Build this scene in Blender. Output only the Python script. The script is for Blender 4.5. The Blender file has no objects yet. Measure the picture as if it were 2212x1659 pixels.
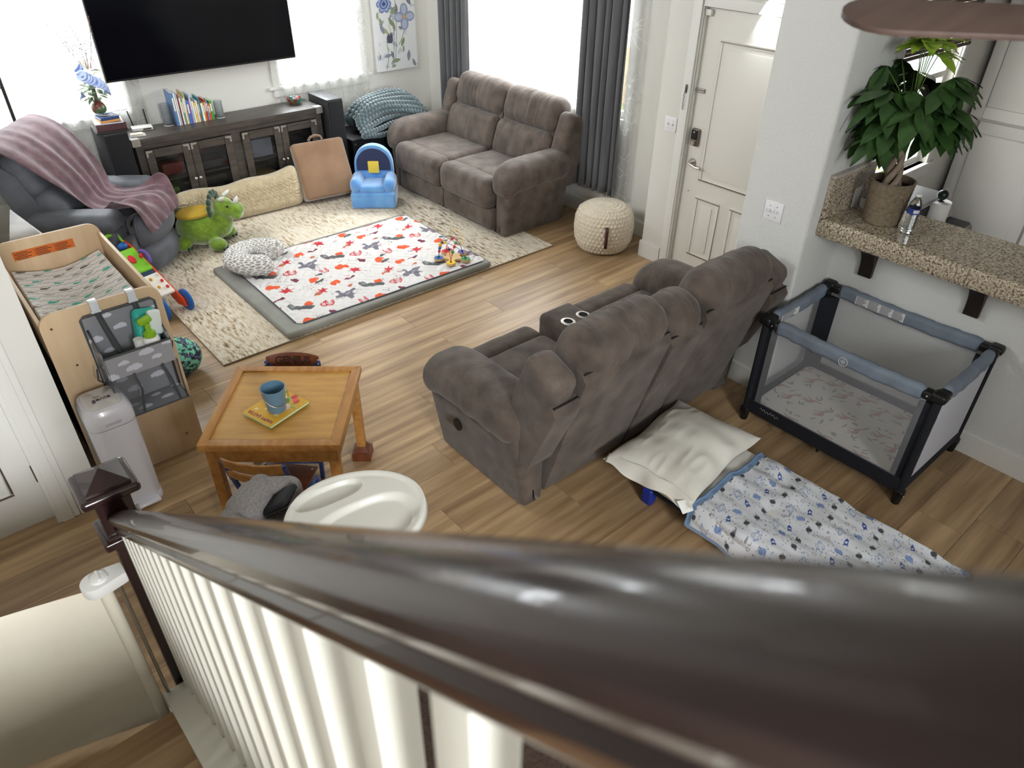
import bpy, bmesh, math, random
import numpy as np
from mathutils import Matrix, Vector, Euler
SC = bpy.context.scene
COL = SC.collection
PI = math.pi
def R(a): return math.radians(a)
random.seed(7)
# ---------------------------------------------------------------- camera
def _rot(a, b, c):
    return Matrix.Rotation(a, 3, 'Z') @ Matrix.Rotation(b, 3, 'X') @ Matrix.Rotation(c, 3, 'Z')
cd = bpy.data.cameras.new('camera')
cam = bpy.data.objects.new('camera', cd)
COL.objects.link(cam)
cam.matrix_world = Matrix.Translation((0, 0, 2.8)) @ _rot(-0.716565, 0.955580, 0.0140577).to_4x4()
cd.sensor_fit = 'HORIZONTAL'; cd.sensor_width = 36.0; cd.lens = 1565.19 / 2212 * 36.0
cd.clip_start = 0.02; cd.clip_end = 100
cd.dof.use_dof = True; cd.dof.focus_distance = 4.4; cd.dof.aperture_fstop = 5.6
SC.camera = cam
# ---------------------------------------------------------------- world, daylight, exposure
w = bpy.data.worlds.new('sky'); SC.world = w; w.use_nodes = True
bg = w.node_tree.nodes['Background']
bg.inputs[0].default_value = (0.86, 0.93, 1.0, 1); bg.inputs[1].default_value = 2.0
def area(name, loc, rot, sx, sy, power, col=(1, 1, 1), spread=180):
    l = bpy.data.lights.new(name, 'AREA'); l.shape = 'RECTANGLE'; l.size = sx; l.size_y = sy
    l.energy = power; l.color = col; l.spread = R(spread)
    o = bpy.data.objects.new(name, l); COL.objects.link(o); o.location = loc; o.rotation_euler = rot
    return o
# daylight entering by the windows (the lamps stand outdoors, above the line of sight)
area('daylight_window_wall', (6.0, 5.6, 2.55), (0, R(64), 0), 1.6, 2.6, 400, (.95, .98, 1))
area('daylight_television_wall', (1.15, 8.3, 2.6), (R(-62), 0, 0), 1.4, 1.6, 190, (.93, .97, 1))
area('daylight_television_wall_right', (3.75, 8.3, 2.6), (R(-62), 0, 0), 1.2, 1.6, 190, (.93, .97, 1))
area('daylight_kitchen', (5.4, 2.75, 2.5), (R(-60), 0, 0), 1.4, 1.2, 90, (.97, .99, 1))
# unseen: added clerestory and rear fill lamps, then the side window of the stairwell
area('fill_left_high', (-.5, 5.4, 3.55), (0, R(-62), 0), 1.3, 2.4, 100, (.95, .98, 1))  # added lamp, an invented clerestory that brightens the door and window wall
area('fill_rear', (-.3, -3.85, 3.2), (R(74), 0, 0), 1.4, 1.6, 105, (.96, .98, 1), 95)  # added lamp behind the camera, general fill for the room
area('daylight_stair_side', (-1.75, -1.6, 3.25), (0, R(-66), R(35)), 1.3, 1.8, 26, (.96, .98, 1))
SC.view_settings.view_transform = 'Standard'
SC.view_settings.look = 'None'
SC.view_settings.exposure = 0.62
SC.view_settings.gamma = 1.0
SC.view_settings.use_curve_mapping = False
SC.cycles.use_denoising = True
SC.cycles.max_bounces = 8
SC.cycles.diffuse_bounces = 4
SC.cycles.transparent_max_bounces = 12
SC.cycles.caustics_reflective = False
SC.cycles.caustics_refractive = False
SC.cycles.sample_clamp_indirect = 4.0
# ---------------------------------------------------------------- materials
def lin(h):
    h = h.lstrip('#')
    c = [int(h[i:i + 2], 16) / 255 for i in (0, 2, 4)]
    return [x / 12.92 if x <= .04045 else ((x + .055) / 1.055) ** 2.4 for x in c]
MATS = {}
def mat(name, hx='#808080', rough=.6, h2=None, ns=8, st=(1, 1, 1), det=4, lo=.35, hi=.65, bump=0, bs=60, metal=0,
        sheen=0, coat=0, trans=0, emit=0, rnd=0, ior=1.45, alpha=1, vc=False, wave=None, spec=None, bst=(1, 1, 1)):
    if name in MATS: return MATS[name]
    m = bpy.data.materials.new(name); m.use_nodes = True
    nt = m.node_tree; N = nt.nodes; L = nt.links; b = N['Principled BSDF']
    b.inputs['Base Color'].default_value = (*lin(hx), 1); b.inputs['Roughness'].default_value = rough
    b.inputs['Metallic'].default_value = metal; b.inputs['IOR'].default_value = ior
    b.inputs['Sheen Weight'].default_value = sheen; b.inputs['Coat Weight'].default_value = coat
    b.inputs['Transmission Weight'].default_value = trans; b.inputs['Alpha'].default_value = alpha
    if spec is not None: b.inputs['Specular IOR Level'].default_value = spec
    if emit:
        b.inputs['Emission Color'].default_value = (*lin(hx), 1); b.inputs['Emission Strength'].default_value = emit
    tc = N.new('ShaderNodeTexCoord'); co = tc.outputs['Object']
    if rnd:
        oi = N.new('ShaderNodeObjectInfo'); ad = N.new('ShaderNodeVectorMath'); ad.operation = 'MULTIPLY_ADD'
        cb = N.new('ShaderNodeCombineXYZ')
        for i in range(3): L.new(oi.outputs['Random'], cb.inputs[i])
        L.new(cb.outputs[0], ad.inputs[0]); ad.inputs[1].default_value = (37, 23, 11); L.new(co, ad.inputs[2]); co = ad.outputs[0]
    def mp(s):
        n = N.new('ShaderNodeMapping'); n.inputs['Scale'].default_value = s; L.new(co, n.inputs[0]); return n.outputs[0]
    out = None
    if vc:
        a = N.new('ShaderNodeVertexColor'); a.layer_name = 'Col'; out = a.outputs[0]
    if h2:
        n = N.new('ShaderNodeTexNoise'); n.inputs['Scale'].default_value = ns; n.inputs['Detail'].default_value = det
        L.new(mp(st), n.inputs['Vector'])
        r = N.new('ShaderNodeValToRGB'); r.color_ramp.elements[0].position = lo; r.color_ramp.elements[1].position = hi
        r.color_ramp.elements[0].color = (*lin(hx), 1); r.color_ramp.elements[1].color = (*lin(h2), 1)
        L.new(n.outputs[0], r.inputs[0]); out = r.outputs[0]
    if rnd and out:
        hs = N.new('ShaderNodeHueSaturation'); ma = N.new('ShaderNodeMapRange')
        ma.inputs['To Min'].default_value = 1 - rnd; ma.inputs['To Max'].default_value = 1 + rnd
        L.new(oi.outputs['Random'], ma.inputs[0]); L.new(ma.outputs[0], hs.inputs['Value']); L.new(out, hs.inputs['Color']); out = hs.outputs[0]
    if out: L.new(out, b.inputs['Base Color'])
    if bump:
        bn = N.new('ShaderNodeTexNoise'); bn.inputs['Scale'].default_value = bs; bn.inputs['Detail'].default_value = 3
        L.new(mp(bst), bn.inputs['Vector'])
        bp = N.new('ShaderNodeBump'); bp.inputs['Strength'].default_value = bump; bp.inputs['Distance'].default_value = .01
        L.new(bn.outputs[0], bp.inputs['Height']); L.new(bp.outputs[0], b.inputs['Normal'])
    if wave:
        wv = N.new('ShaderNodeTexWave'); wv.inputs['Scale'].default_value = wave[0]; wv.inputs['Distortion'].default_value = wave[1]
        wv.bands_direction = wave[3] if len(wave) > 3 else 'X'; L.new(co, wv.inputs['Vector'])
        bp = N.new('ShaderNodeBump'); bp.inputs['Strength'].default_value = wave[2]; bp.inputs['Distance'].default_value = .01
        L.new(wv.outputs[0], bp.inputs['Height']); L.new(bp.outputs[0], b.inputs['Normal'])
    MATS[name] = m; return m
def sheer_mat():
    m = bpy.data.materials.new('sheer lace'); m.use_nodes = True; nt = m.node_tree; N = nt.nodes; L = nt.links
    N.remove(N['Principled BSDF']); out = N['Material Output']
    tr = N.new('ShaderNodeBsdfTransparent'); tl = N.new('ShaderNodeBsdfTranslucent'); df = N.new('ShaderNodeBsdfDiffuse')
    for n in (tl, df): n.inputs[0].default_value = (.62, .62, .60, 1)
    m1 = N.new('ShaderNodeMixShader'); m1.inputs[0].default_value = .5; L.new(tl.outputs[0], m1.inputs[1]); L.new(df.outputs[0], m1.inputs[2])
    tc = N.new('ShaderNodeTexCoord'); vo = N.new('ShaderNodeTexVoronoi'); vo.feature = 'DISTANCE_TO_EDGE'; vo.inputs['Scale'].default_value = 9
    no = N.new('ShaderNodeTexNoise'); no.inputs['Scale'].default_value = 5; mx = N.new('ShaderNodeMixRGB'); mx.inputs[0].default_value = .3
    L.new(tc.outputs['Object'], no.inputs[0]); L.new(tc.outputs['Object'], mx.inputs[1]); L.new(no.outputs['Color'], mx.inputs[2]); L.new(mx.outputs[0], vo.inputs['Vector'])
    r = N.new('ShaderNodeMapRange'); r.inputs[1].default_value = .01; r.inputs[2].default_value = .03; r.inputs[3].default_value = .95; r.inputs[4].default_value = .46
    L.new(vo.outputs['Distance'], r.inputs[0])
    m2 = N.new('ShaderNodeMixShader'); L.new(r.outputs[0], m2.inputs[0]); L.new(tr.outputs[0], m2.inputs[1]); L.new(m1.outputs[0], m2.inputs[2])
    L.new(m2.outputs[0], out.inputs[0]); return m
def mesh_mat(name, hx, a):
    m = bpy.data.materials.new(name); m.use_nodes = True; nt = m.node_tree; N = nt.nodes; L = nt.links
    b = N['Principled BSDF']; b.inputs['Base Color'].default_value = (*lin(hx), 1); b.inputs['Roughness'].default_value = .8
    tr = N.new('ShaderNodeBsdfTransparent'); mx = N.new('ShaderNodeMixShader'); mx.inputs[0].default_value = a
    L.new(tr.outputs[0], mx.inputs[1]); L.new(b.outputs[0], mx.inputs[2]); L.new(mx.outputs[0], N['Material Output'].inputs[0]); return m
# ---------------------------------------------------------------- numeric noise
def _h(i, j, k, s):
    n = (i * 374761393 + j * 668265263 + k * 1274126177 + s * 974711) & 0x7fffffff
    n = ((n ^ (n >> 13)) * 1103515245) & 0x7fffffff
    return ((n ^ (n >> 16)) & 0xffff) / 32767.5 - 1
def noise(P, f=1.0, s=0):
    Q = np.asarray(P, float) * f; I = np.floor(Q).astype(np.int64); t = Q - I; t = t * t * (3 - 2 * t); o = 0
    for a in (0, 1):
        for b in (0, 1):
            for c in (0, 1):
                o = o + _h(I[:, 0] + a, I[:, 1] + b, I[:, 2] + c, s) * (t[:, 0] if a else 1 - t[:, 0]) * (t[:, 1] if b else 1 - t[:, 1]) * (t[:, 2] if c else 1 - t[:, 2])
    return o
def sm(a, b, x):
    t = np.clip((x - a) / (b - a), 0, 1); return t * t * (3 - 2 * t)
# ---------------------------------------------------------------- mesh building
def axis(h, r, k, m):
    r = min(r, h * .999)
    o = [r * (1 - math.tan(PI / 4 * i / k)) for i in range(k, -1, -1)] if r > 0 else [0]
    a = [-h + x for x in o]; b = [h - x for x in reversed(o)]
    mid = list(np.linspace(a[-1], b[0], m + 1)[1:-1]) if m > 1 and b[0] - a[-1] > 1e-6 else []
    if b[0] - a[-1] < 1e-6: b = b[1:]
    return np.array(a + mid + b)
def gridbox(sx, sy, sz, r, k=2, m=(1, 1, 1)):
    h = np.array([sx, sy, sz]) / 2; r = min(r, h.min() * .999); ax = [axis(h[i], r, k, m[i]) for i in range(3)]
    V = []; F = []; n = 0
    for d in range(3):
        u, v = [(1, 2), (2, 0), (0, 1)][d]
        for s in (-1, 1):
            A, B = np.meshgrid(ax[u], ax[v], indexing='ij'); P = np.zeros(A.shape + (3,)); P[..., u] = A; P[..., v] = B; P[..., d] = s * h[d]
            nu, nv = A.shape; idx = np.arange(nu * nv).reshape(nu, nv) + n
            q = np.stack([idx[:-1, :-1], idx[1:, :-1], idx[1:, 1:], idx[:-1, 1:]], -1).reshape(-1, 4)
            if s < 0: q = q[:, ::-1]
            V.append(P.reshape(-1, 3)); F.append(q); n += nu * nv
    V = np.vstack(V); F = np.vstack(F)
    key, inv = np.unique(np.round(V, 6), axis=0, return_inverse=True); inv = inv.ravel(); F = inv[F]; V = key
    inner = np.clip(V, -(h - r), h - r); d = V - inner; L = np.linalg.norm(d, axis=1, keepdims=True); L[L == 0] = 1
    return inner + d / L * r if r > 0 else V, F
def rotm(rx=0, ry=0, rz=0): return np.array(Euler((R(rx), R(ry), R(rz))).to_matrix())
class G:
    def __init__(s): s.v = []; s.f = []; s.n = 0; s.mi = []; s.cm = 0
    def add(s, V, F, c=(0, 0, 0), rot=None, fn=None):
        V = np.asarray(V, float)
        if fn is not None: V = fn(V)
        if rot is not None: V = V @ rotm(*rot).T
        V = V + np.array(c); s.v.append(V)
        for q in F: s.f.append([int(i) + s.n for i in q]); s.mi.append(s.cm)
        s.n += len(V); return s
    def m(s, i): s.cm = i; return s
    def box(s, x0, x1, y0, y1, z0, z1):
        V = [(x, y, z) for x in (x0, x1) for y in (y0, y1) for z in (z0, z1)]
        return s.add(V, [(0, 1, 3, 2), (4, 6, 7, 5), (0, 4, 5, 1), (2, 3, 7, 6), (0, 2, 6, 4), (1, 5, 7, 3)])
    def rb(s, c, size, r=.005, k=1, m=(1, 1, 1), rot=None, fn=None):
        V, F = gridbox(*size, r, k, m); return s.add(V, F, c, rot, fn)
    def lathe(s, prof, n=24, c=(0, 0, 0), rot=None, sx=1, sy=1, fn=None):
        V = []; F = []; p = len(prof)
        for i in range(n):
            a = 2 * PI * i / n
            for r, z in prof: V.append((r * math.cos(a) * sx, r * math.sin(a) * sy, z))
        for i in range(n):
            for j in range(p - 1):
                F.append((i * p + j, ((i + 1) % n) * p + j, ((i + 1) % n) * p + j + 1, i * p + j + 1))
        return s.add(V, F, c, rot, fn)
    def cyl(s, p0, p1, r0, r1=None, n=12, cap=True): return s.tube([p0, p1], r0, n, r1=r1, cap=cap)
    def tube(s, pts, r, n=8, r1=None, closed=False, cap=True):
        P = [Vector(p) for p in pts]; m = len(P); V = []; F = []; up = None
        for i in range(m):
            t = (P[(i + 1) % m] - P[i - 1]) if closed else (P[min(i + 1, m - 1)] - P[max(i - 1, 0)])
            t.normalize()
            if up is None: up = Vector((0, 0, 1)) if abs(t.z) < .9 else Vector((1, 0, 0))
            x = up - t * up.dot(t); x.normalize(); up = x; y = t.cross(x)
            rr = r if r1 is None else r + (r1 - r) * i / (m - 1)
            if hasattr(r, '__len__'): rr = r[i]
            for j in range(n):
                a = 2 * PI * j / n; V.append(P[i] + x * (rr * math.cos(a)) + y * (rr * math.sin(a)))
        for i in range(m if closed else m - 1):
            for j in range(n):
                F.append((i * n + j, i * n + (j + 1) % n, ((i + 1) % m) * n + (j + 1) % n, ((i + 1) % m) * n + j))
        if cap and not closed: F += [tuple(range(n - 1, -1, -1)), tuple(range((m - 1) * n, m * n))]
        return s.add(V, F)
    def prism(s, poly, a, b, ax='z', rot=None, c=(0, 0, 0)):
        n = len(poly); f = {'z': lambda p, t: (p[0], p[1], t), 'y': lambda p, t: (p[0], t, p[1]), 'x': lambda p, t: (t, p[0], p[1])}[ax]
        V = [f(p, a) for p in poly] + [f(p, b) for p in poly]
        F = [tuple(range(n - 1, -1, -1)), tuple(range(n, 2 * n))] + [(i, (i + 1) % n, n + (i + 1) % n, n + i) for i in range(n)]
        return s.add(V, F, c, rot)
    def ball(s, c, r, n=10, sc=(1, 1, 1), rot=None, fn=None):
        pr = [(max(1e-4, r * math.sin(PI * i / n)), -r * math.cos(PI * i / n)) for i in range(n + 1)]
        V = []; F = []; p = len(pr); k = n * 2
        for i in range(k):
            a = 2 * PI * i / k
            for q, z in pr: V.append((q * math.cos(a) * sc[0], q * math.sin(a) * sc[1], z * sc[2]))
        for i in range(k):
            for j in range(p - 1): F.append((i * p + j, ((i + 1) % k) * p + j, ((i + 1) % k) * p + j + 1, i * p + j + 1))
        return s.add(V, F, c, rot, fn)
    def grid(s, P):
        nu, nv = P.shape[:2]; idx = np.arange(nu * nv).reshape(nu, nv)
        q = np.stack([idx[:-1, :-1], idx[1:, :-1], idx[1:, 1:], idx[:-1, 1:]], -1).reshape(-1, 4)
        return s.add(P.reshape(-1, 3), q)
    def mk(s, name, mt, parent=None, ang=35, bevel=0, col=None, norm=True):
        V = np.vstack(s.v) if s.v else np.zeros((0, 3))
        me = bpy.data.meshes.new(name); me.from_pydata(V.tolist(), [], s.f)
        for x in (mt if isinstance(mt, (list, tuple)) else [mt]): me.materials.append(x)
        if isinstance(mt, (list, tuple)): me.polygons.foreach_set('material_index', s.mi)
        if norm or bevel:
            bm = bmesh.new(); bm.from_mesh(me)
            if bevel:
                bmesh.ops.remove_doubles(bm, verts=bm.verts, dist=1e-5)
                bmesh.ops.bevel(bm, geom=[e for e in bm.edges if len(e.link_faces) == 2 and e.calc_face_angle(0) > .5], offset=bevel, segments=2, profile=.7, affect='EDGES')
            if norm and len(bm.faces) < 60000: bmesh.ops.recalc_face_normals(bm, faces=bm.faces)
            bm.to_mesh(me); bm.free()
        if ang:
            me.shade_smooth()
            if ang < 180: me.set_sharp_from_angle(angle=R(ang))
        if col is not None:
            a = me.color_attributes.new('Col', 'FLOAT_COLOR', 'POINT'); c4 = np.ones((len(V), 4), np.float32); c4[:, :3] = np.asarray(col).reshape(-1, 3); a.data.foreach_set('color', c4.ravel())
        o = bpy.data.objects.new(name, me); COL.objects.link(o)
        if parent: o.parent = parent
        return o
def tag(o, label, cat, group=None):
    o['label'] = label; o['category'] = cat
    if group: o['group'] = group
    return o
def thing(name, label, cat, loc=(0, 0, 0), rz=0, group=None):
    o = bpy.data.objects.new(name, None); COL.objects.link(o); o.empty_display_size = .1
    o.location = loc; o.rotation_euler = (0, 0, R(rz)); return tag(o, label, cat, group)
def struct(o): o['kind'] = 'structure'; return o
def dup(root, loc, rz, label, group=None):
    def cp(o, p):
        c = o.copy(); COL.objects.link(c); c.parent = p
        for ch in list(o.children):
            if ch.name in COL.objects: cp(ch, c)
        return c
    r = cp(root, None); r.location = loc; r.rotation_euler = (0, 0, R(rz)); r['label'] = label
    if group: r['group'] = group
    return r
def text(s, size, mt, name, parent=None, M=None, ext=.0006, sx=1, align='CENTER', bold=0):
    cu = bpy.data.curves.new(name, 'FONT'); cu.body = s; cu.size = size; cu.extrude = ext; cu.align_x = align; cu.align_y = 'CENTER'; cu.offset = bold
    cu.resolution_u = 3
    o = bpy.data.objects.new(name, cu); COL.objects.link(o)
    bpy.context.view_layer.update()
    me = bpy.data.meshes.new_from_object(o.evaluated_get(bpy.context.evaluated_depsgraph_get()))
    bpy.data.objects.remove(o); bpy.data.curves.remove(cu)
    if M is not None: me.transform(M @ Matrix.Diagonal((sx, 1, 1, 1)))
    me.materials.clear(); me.materials.append(mt)
    ob = bpy.data.objects.new(name, me); COL.objects.link(ob)
    if parent: ob.parent = parent
    return ob
def frame(o, x, y):           # 4x4 from origin, x axis and y axis
    x = Vector(x).normalized(); y = Vector(y).normalized(); z = x.cross(y)
    return Matrix(((x.x, y.x, z.x, o[0]), (x.y, y.y, z.y, o[1]), (x.z, y.z, z.z, o[2]), (0, 0, 0, 1)))
class Paint:                  # a printed cloth: colours evaluated on a regular grid (metres)
    def __init__(s, W, H, step, base):
        s.nu = int(W / step) + 1; s.nv = int(H / step) + 1; s.u = np.linspace(0, W, s.nu); s.v = np.linspace(0, H, s.nv)
        s.W = W; s.H = H; s.c = np.zeros((s.nu, s.nv, 3)); s.c[:] = lin(base)
    def win(s, cx, cy, r):
        i0, i1 = np.searchsorted(s.u, [cx - r, cx + r]); j0, j1 = np.searchsorted(s.v, [cy - r, cy + r]); return i0, i1, j0, j1
    def loc(s, cx, cy, r, a):
        i0, i1, j0, j1 = s.win(cx, cy, r)
        if i1 <= i0 or j1 <= j0: return None
        U, V = np.meshgrid(s.u[i0:i1] - cx, s.v[j0:j1] - cy, indexing='ij'); c, n = math.cos(a), math.sin(a)
        return s.c[i0:i1, j0:j1], U * c + V * n, -U * n + V * c
    def ell(s, cx, cy, rx, ry, a, col, inner=0):
        q = s.loc(cx, cy, max(rx, ry) * 1.05, a)
        if q is None: return
        w, U, V = q; d = (U / rx) ** 2 + (V / ry) ** 2; w[(d < 1) & (d >= inner * inner)] = lin(col)
    def poly(s, cx, cy, pts, a, col, sc=1):
        pts = [(x * sc, y * sc) for x, y in pts]; r = max(math.hypot(*p) for p in pts) * 1.05
        q = s.loc(cx, cy, r, a)
        if q is None: return
        w, U, V = q; ins = np.zeros(U.shape, bool); n = len(pts)
        for i in range(n):
            (x1, y1), (x2, y2) = pts[i], pts[(i + 1) % n]
            if y1 != y2: ins ^= ((y1 > V) != (y2 > V)) & (U < (x2 - x1) * (V - y1) / (y2 - y1) + x1)
        w[ins] = lin(col)
    def blob(s, cx, cy, pts, a, col, sc=1):          # smooth closed outline through points
        n = len(pts); out = []
        for i in range(n):
            p0, p1, p2, p3 = [np.array(pts[(i + k) % n]) for k in (-1, 0, 1, 2)]
            for t in np.linspace(0, 1, 6, endpoint=False):
                out.append(tuple(.5 * (2 * p1 + (p2 - p0) * t + (2 * p0 - 5 * p1 + 4 * p2 - p3) * t * t + (3 * p1 - p0 - 3 * p2 + p3) * t ** 3)))
        s.poly(cx, cy, out, a, col, sc)
# shared colours
WHITE = mat('white paint', '#dcdbd6', .45)
WALL = mat('wall paint', '#d5d3cc', .8, bump=.12, bs=90)
WALLT = mat('textured wall paint', '#cfcfcb', .7, bump=.35, bs=70)
BLACK = mat('black plastic', '#0c0c0e', .45)
CHROME = mat('brushed nickel', '#b9b4ac', .28, metal=1)
DARK = mat('painted hollow shade', '#060606', .9)
# ================================================================ the setting
PLANK = mat('oak plank', '#86694b', .42, '#bc9f78', ns=3.2, st=(.35, 5.5, 1), det=6, lo=.3, hi=.72, rnd=.13, bump=.05, bs=30, bst=(.3, 6, 1))
SUB = mat('plank seam', '#5a4632', .8)
g = G(); g.box(-2.3, 7.2, -3.6, 7.6, -.08, -.012)
floor = struct(g.mk('floor', SUB))
PW, PL = .2373, 1.53
known = {14: 3.195, 13: 2.597, 12: 3.848, 0: 3.526, 7: 1.549, 6: .62}
for k in range(-3, 30):
    y0 = .449 + PW * k; e = known.get(k, (k * .577) % 1.0 * PL)
    x = e - math.ceil((e + 2.25) / PL) * PL
    while x < 5.12:
        a, b = max(x, -2.25), min(x + PL, 5.12)
        if b - a > .05:
            p = G(); p.box(-(b - a) / 2 + .0009, (b - a) / 2 - .0009, -PW / 2 + .0009, PW / 2 - .0009, -.012, 0)
            o = p.mk('plank', PLANK, floor, ang=0, norm=False); o.location = ((a + b) / 2, y0 + PW / 2, 0)
        x += PL
def wall(name, ax, p0, p1, a0, a1, z0, z1, holes=(), mt=None):
    g = G()
    def bx(u0, u1, v0, v1):
        if u1 - u0 > 1e-4 and v1 - v0 > 1e-4:
            g.box(*((u0, u1, p0, p1) if ax == 'y' else (p0, p1, u0, u1)), v0, v1)
    c = a0
    for (h0, h1, w0, w1) in sorted(holes):
        bx(c, h0, z0, z1); bx(h0, h1, z0, w0); bx(h0, h1, w1, z1); c = h1
    bx(c, a1, z0, z1)
    return struct(g.mk(name, mt or WALL, ang=0))
CEIL = 4.2
W1 = (.45, 1.80, 1.0, 2.3); W2 = (3.27, 4.22, 1.0, 2.3); W3 = (4.40, 6.66, 1.0, 2.3)
wall('wall_television', 'y', 7.41, 7.56, .08, 5.27, 0, CEIL, [W1, W2])
wall('wall_window', 'x', 5.12, 5.27, 3.78, 7.41, 0, CEIL, [W3])
wall('wall_left', 'x', .08, .2, 3.68, 7.41, 0, CEIL, [(4.2, 6.6, 2.6, 3.9)])  # high opening added to admit the left fill lamp
wall('wall_hall', 'y', 3.556, 3.68, -2.3, .2, 0, CEIL, [(-.83, -.03, 0, 2.03)])
wall('wall_entry', 'x', 4.80, 4.95, 2.14, 3.78, 0, CEIL, [(2.565, 3.475, 0, 2.04)])
wall('wall_entry_return', 'y', 3.66, 3.78, 4.95, 5.27, 0, CEIL)
g = G(); g.rb((4.105, 2.05, CEIL / 2), (.61, .44, CEIL), .022, 3); struct(g.mk('wall_column', WALLT))
g = G(); g.box(4.41, 4.8, 2.15, 2.27, 0, CEIL); struct(g.mk('wall_column_return', WALL, ang=0))
wall('wall_kitchen_window', 'y', 2.12, 2.25, 4.95, 7.2, 0, CEIL, [(4.95, 6.0, 1.02, 2.3)])
g = G(); g.box(4.41, 4.95, 2.12, 2.15, 0, CEIL); struct(g.mk('wall_kitchen_corner', WALL, ang=0))
wall('wall_half', 'x', 4.222, 4.36, -2.2, 1.83, 0, 1.10, mt=WALLT)
wall('wall_kitchen', 'x', 7.05, 7.2, -3.5, 2.12, 0, CEIL)
wall('wall_rear', 'y', -3.65, -3.5, -2.3, 7.2, 0, CEIL, [(-1.0, .5, 2.3, 4.0)])  # unseen opening added for the rear fill lamp
wall('wall_stair', 'x', -1.2, -1.08, -3.5, 3.556, 0, CEIL, [(-2.6, -.5, 2.4, 3.9)])
g = G(); g.box(-2.3, 7.2, -3.65, 7.56, CEIL, CEIL + .1)
struct(g.mk('ceiling', WALL, ang=0))
# baseboards
def base(name, ax, p, q, a0, a1, h=.145):
    g = G(); lo, hi = min(p, q), max(p, q); s = 1 if q > p else -1
    t = q - s * .004
    if ax == 'x': g.box(lo, hi, a0, a1, 0, h - .008); g.box(min(p, t), max(p, t), a0, a1, h - .008, h)
    else: g.box(a0, a1, lo, hi, 0, h - .008); g.box(a0, a1, min(p, t), max(p, t), h - .008, h)
    return struct(g.mk(name, WHITE, ang=0))
base('baseboard_half_wall', 'x', 4.222, 4.206, -2.2, 1.83)
base('baseboard_column', 'x', 3.80, 3.786, 1.85, 2.25)
base('baseboard_window_wall', 'x', 5.12, 5.104, 3.78, 7.41)
base('baseboard_entry', 'x', 4.80, 4.784, 3.57, 3.796)
base('baseboard_entry_side', 'y', 3.78, 3.796, 4.80, 5.104)
base('baseboard_television_wall', 'y', 7.41, 7.394, .2, 5.1)
base('baseboard_hall', 'y', 3.556, 3.54, .075, .2)
# ------------------------------------------------ windows
PANE = bpy.data.materials.new('window glass'); PANE.use_nodes = True
_n = PANE.node_tree; _b = _n.nodes['Principled BSDF']; _n.nodes.remove(_b)
_t = _n.nodes.new('ShaderNodeBsdfTransparent'); _gl = _n.nodes.new('ShaderNodeBsdfGlossy'); _gl.inputs['Roughness'].default_value = .02
_m = _n.nodes.new('ShaderNodeMixShader'); _m.inputs[0].default_value = .06
_n.links.new(_t.outputs[0], _m.inputs[1]); _n.links.new(_gl.outputs[0], _m.inputs[2]); _n.links.new(_m.outputs[0], _n.nodes['Material Output'].inputs[0])
def window(name, ax, face, a0, a1, z0, z1, mull=0, out=1):
    # face = inner wall face, the room lies on the smaller side of it
    def B(g, u0, u1, d0, d1, v0, v1): g.box(*((u0, u1, face + d0, face + d1) if ax == 'y' else (face + d0, face + d1, u0, u1)), v0, v1)
    g = G(); c = .075
    for (u0, u1, v0, v1) in ((a0 - c, a0, z0, z1 + c), (a1, a1 + c, z0, z1 + c), (a0, a1, z1, z1 + c)): B(g, u0, u1, -.018, -.0005, v0, v1)
    root = struct(g.mk(name, WHITE, bevel=.003))
    g = G(); B(g, a0 - c - .045, a1 + c + .045, -.032, .04, z0 - .028, z0); B(g, a0 - c, a1 + c, -.02, -.0005, z0 - .10, z0 - .028); g.mk('window_sill', WHITE, root, bevel=.004)
    f = .045; g = G()
    for (u0, u1, v0, v1) in ((a0, a0 + f, z0, z1), (a1 - f, a1, z0, z1), (a0 + f, a1 - f, z0, z0 + f), (a0 + f, a1 - f, z1 - f, z1), (a0 + f, a1 - f, (z0 + z1) / 2 - .02, (z0 + z1) / 2 + .02)): B(g, u0, u1, .05, .09, v0, v1)
    for k in range(mull):
        u = a0 + (a1 - a0) * (k + 1) / (mull + 1); B(g, u - .025, u + .025, .045, .095, z0, z1)
    g.mk('window_sash', WHITE, root, ang=0)
    g = G(); B(g, a0 + f, a1 - f, .068, .072, z0 + f, (z0 + z1) / 2 - .02); g.mk('pane', PANE, root, ang=0)
    g = G(); B(g, a0 + f, a1 - f, .068, .072, (z0 + z1) / 2 + .02, z1 - f); g.mk('pane', PANE, root, ang=0)
    return root
window('window_1', 'y', 7.41, *W1)
window('window_2', 'y', 7.41, *W2)
window('window_3', 'x', 5.12, *W3, mull=1)
kw = window('window_4', 'y', 2.12, 4.95, 6.0, 1.02, 2.3)
# outdoors: lawn, paving and a timber fence seen through the lace
g = G(); g.box(-4, 14, 7.6, 16, -.3, -.2); g.box(7.25, 14, -4, 7.6, -.3, -.2); g.box(5.3, 7.25, 2.36, 7.6, -.3, -.2)
struct(g.mk('ground_outside', mat('outdoor paving', '#b6b49a', .9, '#d6d2c4', ns=.7)))
FEN = mat('fence timber', '#c9ac84', .8, '#b3946c', ns=3, st=(6, 6, .4), rnd=.1)
fr = struct(G().mk('fence_outside', FEN))
for k in range(56):
    g = G(); x = -1 + k * .145; g.box(x, x + .13, 9.3, 9.33, -.2, 1.1); g.mk('fence_board', FEN, fr, ang=0, norm=False)
for k in range(30):
    g = G(); y = 3.4 + k * .145; g.box(7.4, 7.43, y, y + .13, -.2, 1.05); g.mk('fence_board', FEN, fr, ang=0, norm=False)
HED = mat('hedge leaves', '#9db45a', .8, '#6f8f3c', ns=9, bump=.8, bs=12)
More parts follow.
